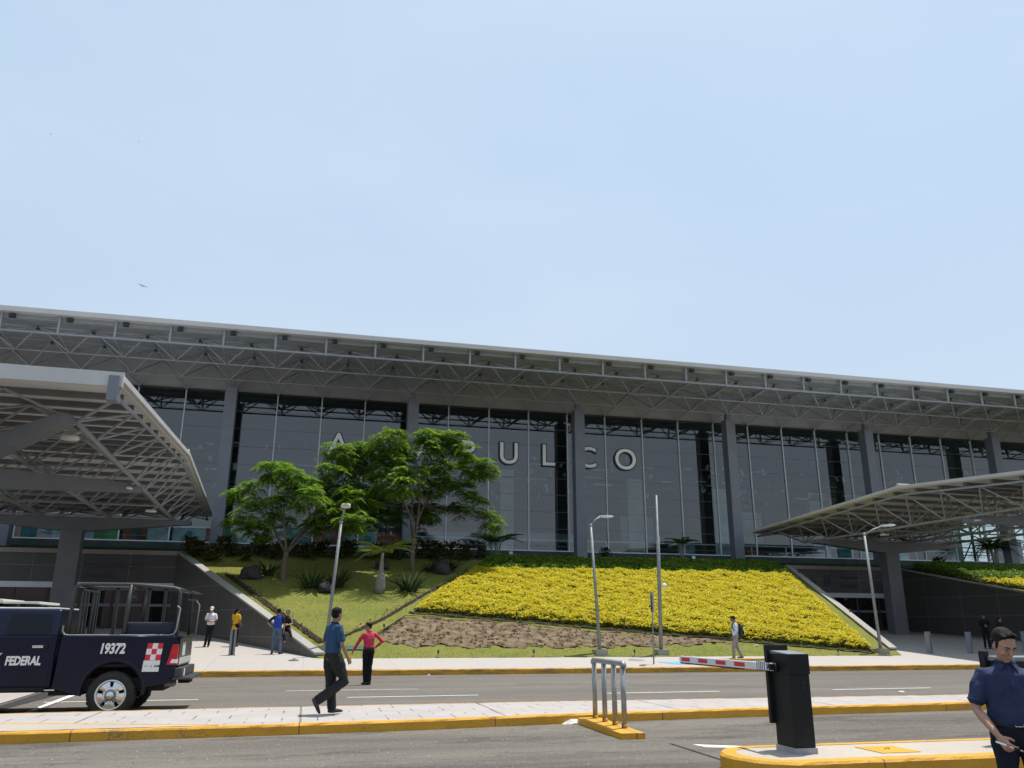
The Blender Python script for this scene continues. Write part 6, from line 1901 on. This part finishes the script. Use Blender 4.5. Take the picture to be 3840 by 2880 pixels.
    for S_ in ('r', 'l'):
        hp, kn, an = D['hip_' + S_], D['kn_' + S_], D['an_' + S_]
        etube(b, [(hp + Vector((0, 0, .03)), .092, .108), (hp.lerp(kn, .3), .086 * legw, .098 * legw), (hp.lerp(kn, .7), .073 * legw, .082 * legw), (kn, .066 * legw, .075 * legw), (kn.lerp(an, .4), .062 * legw, .070 * legw), (kn.lerp(an, .85), .057 * legw, .064 * legw), (kn.lerp(an, 1.0), .060 * legw, .068 * legw)], hx, 14)
    merged(b, 'trousers', tm, voxel, 3, t, 0.0085)
    # ---- shoes
    for S_ in ('r', 'l'):
        an, toe = D['an_' + S_], D['toe_' + S_]
        f = (toe - an); f.z = 0 if abs(toe.z - an.z) < 0.12 else f.z
        f = f.normalized()
        dn = Vector((0, 0, -1)); dn = (dn - f * dn.dot(f)).normalized()
        base = an + dn * 0.045
        b = MB()
        etube(b, [(base - f * .055, .034, .036), (base + f * .0, .039, .042), (base + f * .09 + dn * .006, .042, .034), (base + f * .165 + dn * .014, .040, .024), (base + f * .20 + dn * .018, .026, .018)], f.cross(dn), 12)
        etube(b, [(an + (an - D['kn_' + S_]).normalized() * -.05, .044, .046), (an + dn * .02, .042, .044)], f.cross(dn), 12)
        merged(b, 'shoe', shoec or SHOE, 0.012, 2, t)
    # ---- hair
    hm = haircol or HAIR_DARK
    if hair:
        b = MB()
        if hair == 'short':
            b.ellipsoid((0, -.014, .054), (.079, .098, .074), 18); b.ellipsoid((0, -.040, .004), (.077, .066, .078), 16)
            for sd in (-1, 1): b.ellipsoid((sd * .066, .004, .022), (.014, .028, .045), 10)
            b.ellipsoid((0.0, .048, .088), (.052, .040, .026), 12)
        elif hair == 'quiff':
            b.ellipsoid((0, -.022, .068), (.080, .092, .072), 18); b.ellipsoid((0, -.042, .002), (.078, .064, .086), 16)
            for sd in (-1, 1): b.ellipsoid((sd * .067, .008, .018), (.012, .024, .050), 10)
            rr = random.Random(5)
            for k in range(46):
                a = rr.uniform(-1, 1); q = rr.uniform(-.06, .05)
                p = Vector((a * .055, q, .10 + .022 * (1 - a * a) - .12 * max(0, q - .03) ** 1.2))
                etube(b, [(p, .014, .010), (p + Vector((rr.uniform(-.012, .012), .022, .012)), .009, .007), (p + Vector((rr.uniform(-.018, .018), .032, .004)), .004, .003)], (1, 0, 0), 6)
        elif hair in ('long', 'tail'):
            b.ellipsoid((0, -.014, .050), (.082, .100, .078), 18); b.ellipsoid((0, -.05, -.02), (.080, .062, .10), 16)
            if hair == 'long': etube(b, [((0, -.055, -.05), .075, .045), ((0.0, -.07, -.13), .075, .04), ((0.01, -.085, -.21), .055, .03)], (1, 0, 0), 12)
            else: etube(b, [((0, -.09, .02), .03, .03), ((0.02, -.12, -.06), .035, .03), ((0.03, -.11, -.14), .02, .018)], (1, 0, 0), 10)
        b.v = [tuple(Mh @ Vector(v)) for v in b.v]
        merged(b, 'hair', hm, voxel * (0.55 if face else 0.8), 1, t)
    # ---- eyes, brows, mouth
    if not glasses:
        for sd in (-1, 1):
            b = MB(); b.ellipsoid((sd * .031, .079, .006), (.0125, .009, .0045 if face else .008), 10, EYEW, Mh); b.ellipsoid((sd * .030, .0865, .005), (.0058, .0045, .0055), 8, EYED, Mh); b.build('eye', EYEW, t)
    for sd in (-1, 1):
        b = MB(); b.tube([Mh @ Vector((sd * .052, .080, .030)), Mh @ Vector((sd * .033, .0935, .034)), Mh @ Vector((sd * .014, .0955, .026))], [.003, .0048, .0042], 6, hm)
        b.build('eyebrow', hm, t)
    b = MB(); b.tube([Mh @ Vector((-.024, .088, -.067)), Mh @ Vector((0, .0985, -.064)), Mh @ Vector((.024, .088, -.067))], [.002, .0045, .002], 6, LIP); b.build('mouth', LIP, t)
    if glasses:
        b = MB()
        for sd in (-1, 1): b.ellipsoid((sd * .034, .094, .006), (.028, .008, .020), 12, EYED, Mh); b.tube([Mh @ Vector((sd * .06, .09, .01)), Mh @ Vector((sd * .078, .0, .008))], .003, 6, EYED)
        b.tube([Mh @ Vector((-.012, .102, .01)), Mh @ Vector((.012, .102, .01))], .003, 6, EYED)
        b.build('sunglasses', EYED, t)
    if extra: extra(t, D, Mh, sx, up)
    return t

def belt(col, buckle=True, bel=0.0):
    def f(t, D, Mh, sx, up):
        b = MB(); p = D['pel'] + up * .055
        fy = Vector((0, 0, 1)).cross(sx)
        n = 28
        for r, z0 in ((1, 0),):
            vs = []
            for i in range(n):
                a = 2 * math.pi * i / n
                d = sx * ((.166 + .26 * bel) * math.cos(a)) + fy * ((.122 + .36 * bel) * math.sin(a))
                vs += [p + d - up * .02, p + d + up * .02]
            b.raw(vs, [(2 * i, 2 * ((i + 1) % n), 2 * ((i + 1) % n) + 1, 2 * i + 1) for i in range(n)], mat('belt_leather', col, 0.5, 0.2, 12))
        bo_ = b.build('belt', None, t)
        if buckle:
            b = MB(); c2 = p + fy * (.126 + .36 * bel)
            for q0, q1 in (((-.028, -.02), (.028, -.02)), ((.028, -.02), (.028, .02)), ((.028, .02), (-.028, .02)), ((-.028, .02), (-.028, -.02))):
                b.tube([c2 + sx * q0[0] + up * q0[1], c2 + sx * q1[0] + up * q1[1]], .004, 6, MT['chrome'])
            b.build('buckle', MT['chrome'], bo_)
    return f

# 1. man close to the viewer at the right edge, looking down, a pen in his right hand
def near_extra(t, D, Mh, sx, up):
    belt((0.014, 0.009, 0.007), True, 0.035)(t, D, Mh, sx, up)
    fy = Vector((0, 0, 1)).cross(sx)
    sm = cloth((0.026, 0.036, 0.082))
    b = MB()
    b.bar(D['pel'] + up * .06 + fy * .128, D['chest'] + fy * .137, 0.032, 0.006, sm, fy); b.bar(D['chest'] + fy * .137, D['neck'] + fy * .085 - up * .03, 0.032, 0.006, sm, fy)
    for i in range(5):
        c2 = (D['pel'] + up * .10 + fy * .133).lerp(D['neck'] + fy * .098 - up * .05, i / 4.6) + fy * (0.009 * math.sin(i * .8))
        b.ellipsoid(c2, (.006, .004, .006), 8, MT['navydull'])
    b.bbox(D['chest'] - sx * .125 + fy * .122 - up * .06, D['chest'] - sx * .04 + fy * .128 + up * .03, .002, sm) if False else None
    b.build('placket', sm, t)
    b = MB()
    for sd, e in ((1, 'r'), (-1, 'l')):
        sh, el = D['sh_' + e], D['el_' + e]
        c2 = sh.lerp(el, .79); dv = (el - sh).normalized()
        u = dv.cross(Vector((0, 1, 0))).normalized(); w = dv.cross(u)
        b.tube([c2 + (u * math.cos(a) + w * math.sin(a)) * .0635 for a in [k * math.pi / 10 for k in range(21)]], .0055, 6, sm)
    b.build('sleeve_hem', sm, t)
    b = MB()
    for sd, e in ((1, 'r'), (-1, 'l')):
        nb = D['neck'] + up * 0.008
        c1 = nb + sx * sd * .040 + fy * .060; c2 = nb + sx * sd * .012 + fy * .082 - up * .012; c3 = c2 + sx * sd * .052 - up * .055 + fy * .022; c4 = c1 + sx * sd * .03 - up * .028 + fy * .01
        b.raw([c1, c2, c3, c4, c1 - fy * .006, c2 - fy * .006, c3 - fy * .006, c4 - fy * .006], [(0, 1, 2, 3), (7, 6, 5, 4), (0, 4, 5, 1), (1, 5, 6, 2), (2, 6, 7, 3), (3, 7, 4, 0)], sm)
    b.build('collar_flap', sm, t)
YAWN = math.atan2(-0.80, -0.60) - math.pi / 2
person((5.26, 5.53, -0.05), YAWN + R(7), 'man in a navy short-sleeved shirt close by, looking down with a pen in hand',
       J=dict(head=(0.01, 0.095, 1.565), neck=(0, 0.01, 1.44), el_r=(.255, .02, 1.10), wr_r=(.165, .215, .915), el_l=(-.26, -.02, 1.12), wr_l=(-.25, .08, .88), sh_r=(.178, 0, 1.36), sh_l=(-.178, 0, 1.36)),
       H=1.70, skinc=(0.40, 0.225, 0.155), shirt=(0.026, 0.036, 0.082), trousers=(0.008, 0.011, 0.022), hair='quiff', haircol=HAIR_GREY, head_yaw=R(20), head_pitch=R(30), hs=0.95, voxel=0.011, belly=0.035, untuck=-0.052,
       hands={'r': dict(d=(-.35, .55, -.62), n=(-.75, -.45, -.15), curl=0.75), 'l': {}}, extra=near_extra, face=True)
# the pen
hp = Vector((5.26, 5.53, -0.05)) + Matrix.Rotation(YAWN + R(7), 3, 'Z') @ (Vector((.125, .275, .862)) * (1.70 / 1.72))
dv = Matrix.Rotation(YAWN + R(7), 3, 'Z') @ Vector((-0.92, 0.22, -0.32)).normalized()
t = thing('pen', hp, 'slim white and dark pen held in the fingers of the man in the navy shirt', 'pen')
b = MB(); b.tube([-dv * .085, dv * .04], .0062, 10, MT['letter']); b.build('barrel', MT['letter'], t)
b = MB(); b.tube([dv * .03, dv * .07], [.0068, .0066], 10, MT['black']); b.tube([dv * .07, dv * .098], [.006, .002], 10, MT['galv']); b.build('tip', MT['black'], t)

# 2. man in blue walking on the median, seen from behind, head turned away
def walk_extra(t, D, Mh, sx, up):
    belt((0.01, 0.009, 0.008), False)(t, D, Mh, sx, up)
    b = MB(); fy = Vector((0, 0, 1)).cross(sx)
    b.bbox((.05, -.137, .865), (.085, -.128, .885), .003, mat('tan_patch', (.16, .12, .07), .7)); b.build('pocket_patch', None, t)
person((0.50, 15.5, 0.15), R(-62), 'man in a blue shirt and dark jeans walking along the paved median',
       J=dict(pel=(0, 0, .95), chest=(0, 0.0, 1.27), hip_r=(.09, .0, .91), kn_r=(.09, .20, .52), an_r=(.08, -.28, .24), toe_r=(.08, -.17, .07), hip_l=(-.09, -.0, .91), kn_l=(-.08, .04, .50), an_l=(-.06, .08, .10), toe_l=(-.06, .27, .03),
              el_r=(.235, .03, 1.12), wr_r=(.225, .16, .90), el_l=(-.22, -.02, 1.13), wr_l=(-.20, .05, .9)),
       H=1.80, skinc=(0.27, 0.15, 0.10), shirt=(0.022, 0.058, 0.125), trousers=(0.018, 0.018, 0.019), hair='short', head_yaw=R(18), head_pitch=R(2), voxel=0.011, belly=0.012, extra=walk_extra, legw=1.22)
# 3. man in red, hand on hip
person((1.84, 25.3, 0.0), R(22), 'man in a red shirt and black trousers standing on the far road',
       J=dict(el_r=(.40, -.06, 1.18), wr_r=(.20, -.02, 1.02), el_l=(-.30, .10, 1.15), wr_l=(-.36, .26, .93), head=(-.02, .05, 1.60), an_r=(.05, -.02, .085), toe_r=(.04, .17, .03), kn_r=(.07, .02, .5), kn_l=(-.06, .08, .5), an_l=(-.03, .08, .085), toe_l=(-.04, .26, .03)),
       H=1.74, skinc=(0.30, 0.17, 0.12), shirt=(0.50, 0.045, 0.085), sleeve='long', trousers=(0.007, 0.007, 0.010), hair='short', head_yaw=R(62), voxel=0.013, glasses=True, extra=belt((0.01, 0.01, 0.01), False),
       hands={'r': dict(d=(-.85, .1, -.3), n=(-.2, .3, -.9), curl=0.3)})
# 4. woman in a white cap
def cap_extra(t, D, Mh, sx, up):
    m = mat('white_cap', (0.60, 0.56, 0.52), 0.8, 0.08, 8)
    b = MB(); b.ellipsoid((0, -.004, .062), (.086, .104, .082), 16)
    etube(b, [((0, .085, .045), .065, .012), ((0, .125, .030), .060, .010), ((0, .165, .012), .045, .008)], (1, 0, 0), 12)
    b.v = [tuple(Mh @ Vector(v)) for v in b.v]
    merged(b, 'cap', m, .011, 1, t)
person((-4.0, 38.6, G(38.6)), R(178), 'woman in a white cap and white polo shirt with folded arms on the left pavement',
       J=dict(el_r=(.23, .02, 1.13), wr_r=(.03, .19, 1.06), el_l=(-.23, .02, 1.13), wr_l=(-.04, .18, 1.09), kn_l=(-.05, .05, .5), an_l=(.0, .06, .085), toe_l=(.0, .24, .03), kn_r=(.11, .0, .5), an_r=(.16, -.05, .085), toe_r=(.19, .12, .03), head=(0, .055, 1.59)),
       H=1.66, skinc=(0.38, 0.19, 0.13), shirt=(0.62, 0.60, 0.62), trousers=(0.010, 0.010, 0.012), hair='tail', head_pitch=R(14), female=True, voxel=0.014, belly=0.03, untuck=0.03, extra=cap_extra,
       hands={'r': dict(d=(-1, .1, .05), n=(0, -.9, -.2), curl=.3), 'l': dict(d=(1, .1, .05), n=(0, -.9, -.2), curl=.3)})
# 5. person in yellow
person((-2.98, 38.65, G(38.65)), R(-38), 'person with loose dark hair in a long yellow top by the stone wall',
       J=dict(el_l=(-.24, .08, 1.18), wr_l=(-.12, .24, 1.22), el_r=(.24, .02, 1.13), wr_r=(.20, .15, .92), head=(.0, .065, 1.58)), H=1.62, skinc=(0.26, 0.14, 0.10), shirt=(0.62, 0.36, 0.02), trousers=(0.008, 0.008, 0.010), hair='long', head_pitch=R(18), head_yaw=R(-20), female=True, voxel=0.014, untuck=0.20, belly=0.02)
# 6. man in blue tee and jeans, hands on hips
person((-1.1, 35.45, G(35.45)), R(-6), 'man in a blue and black tee and jeans facing the seated woman',
       J=dict(el_l=(-.38, -.08, 1.17), wr_l=(-.20, .0, 1.0), el_r=(.25, -.02, 1.12), wr_r=(.24, .02, .86), an_l=(-.14, -.02, .085), toe_l=(-.2, .16, .03), an_r=(.15, -.02, .085), toe_r=(.24, .15, .03), kn_l=(-.12, .01, .5), kn_r=(.125, .01, .5)),
       H=1.76, skinc=(0.34, 0.19, 0.13), shirt=(0.022, 0.062, 0.36), sleevec=(0.012, 0.012, 0.018), trousers=(0.075, 0.125, 0.19), hair='short', voxel=0.013, untuck=0.05,
       hands={'l': dict(d=(.9, .1, -.3), n=(.2, .3, -.9), curl=.3)})
# 7. woman sitting on the coping
SY = 36.4
sz = max(LH(SY) + 0.10, G(SY)) + 0.03
person((XL(SY) + 0.06, SY, sz - 0.84), R(172), 'woman in a black sleeveless top and sunglasses sitting on the sloping coping with folded arms',
       J=dict(pel=(0, 0, .92), hip_r=(.09, .06, .90), hip_l=(-.09, .06, .90), kn_r=(.10, .34, .86), kn_l=(-.16, .36, .90), an_r=(-.02, .46, .46), toe_r=(-.06, .62, .40), an_l=(-.32, .60, .60), toe_l=(-.44, .74, .56),
              el_r=(.22, .04, 1.14), wr_r=(.03, .19, 1.10), el_l=(-.22, .04, 1.14), wr_l=(-.04, .19, 1.07)),
       H=1.66, skinc=(0.42, 0.23, 0.16), shirt=(0.010, 0.010, 0.012), sleeve='none', trousers=(0.008, 0.008, 0.009), hair='tail', female=True, voxel=0.014, glasses=True,
       hands={'r': dict(d=(-1, .1, .05), n=(0, -.9, -.2), curl=.3), 'l': dict(d=(1, .1, .05), n=(0, -.9, -.2), curl=.3)}, shoec=mat('pink_shoe', (0.20, 0.09, 0.09), 0.6))
# 8. man with the backpack
bp_ = (17.6, 32.5, G(32.5))
person(bp_, R(68), 'man in a white long-sleeved shirt and khaki trousers walking left along the pavement, backpack on',
       J=dict(kn_r=(.09, -.03, .50), an_r=(.09, -.20, .13), toe_r=(.09, -.06, .03), kn_l=(-.09, .12, .52), an_l=(-.09, .14, .085), toe_l=(-.09, .33, .03), el_l=(-.24, -.02, 1.13), wr_l=(-.24, .12, .92), head=(0, .07, 1.59), el_r=(.24, -.06, 1.13), wr_r=(.24, .02, .9)),
       H=1.76, skinc=(0.22, 0.12, 0.08), shirt=(0.60, 0.62, 0.68), sleeve='long', trousers=(0.30, 0.25, 0.19), hair='short', head_pitch=R(8), voxel=0.013, belly=0.015, shoec=mat('brown_leather', (0.07, 0.045, 0.03), 0.5))
t = thing('backpack', bp_, 'black backpack on the back of the man in the white shirt', 'backpack', None, R(68))
b = MB()
etube(b, [((0, -.20, .98), .13, .08), ((0, -.235, 1.12), .155, .105), ((0, -.22, 1.30), .145, .095), ((0, -.18, 1.42), .10, .06)], (1, 0, 0), 16)
merged(b, 'bag', MT['rubber'], .014, 2, t)
b = MB(); 
for sd in (-1, 1): b.tube([(sd * .10, -.13, 1.47), (sd * .115, -.02, 1.505), (sd * .12, .10, 1.44), (sd * .135, .135, 1.27), (sd * .16, .02, 1.08), (sd * .13, -.15, 1.02)], .018, 6, MT['rubber'])
b.build('strap', MT['rubber'], t)
b = MB(); etube(b, [((0, -.33, 1.0), .10, .025), ((0, -.335, 1.14), .10, .025)], (1, 0, 0), 10); merged(b, 'pocket', MT['black'], .012, 1, t)
# 9-10. two dark figures at the right wall
person((33.95, 36.6, G(36.6)), R(150), 'taller person in black by the right stone wall, left of the pair', H=1.70, skinc=(0.20, 0.11, 0.08), shirt=(0.008, 0.009, 0.012), sleeve='long', trousers=(0.008, 0.008, 0.01), hair='short', voxel=0.016,
       J=dict(el_r=(.24, .1, 1.15), wr_r=(.05, .22, 1.15), el_l=(-.24, .1, 1.15), wr_l=(-.08, .2, 1.1)), head_yaw=R(-30))
person((34.62, 36.3, G(36.3)), R(190), 'shorter dark-clothed person by the right stone wall, right of the pair', H=1.55, skinc=(0.34, 0.18, 0.13), shirt=(0.012, 0.014, 0.02), sleeve='long', trousers=(0.008, 0.008, 0.01), hair='tail', female=True, voxel=0.016,
       J=dict(el_r=(.22, .05, 1.14), wr_r=(.06, .2, 1.06), el_l=(-.22, .05, 1.14), wr_l=(-.06, .2, 1.04), kn_l=(-.2, .03, .5), an_l=(-.28, .0, .085), toe_l=(-.34, .16, .03)))
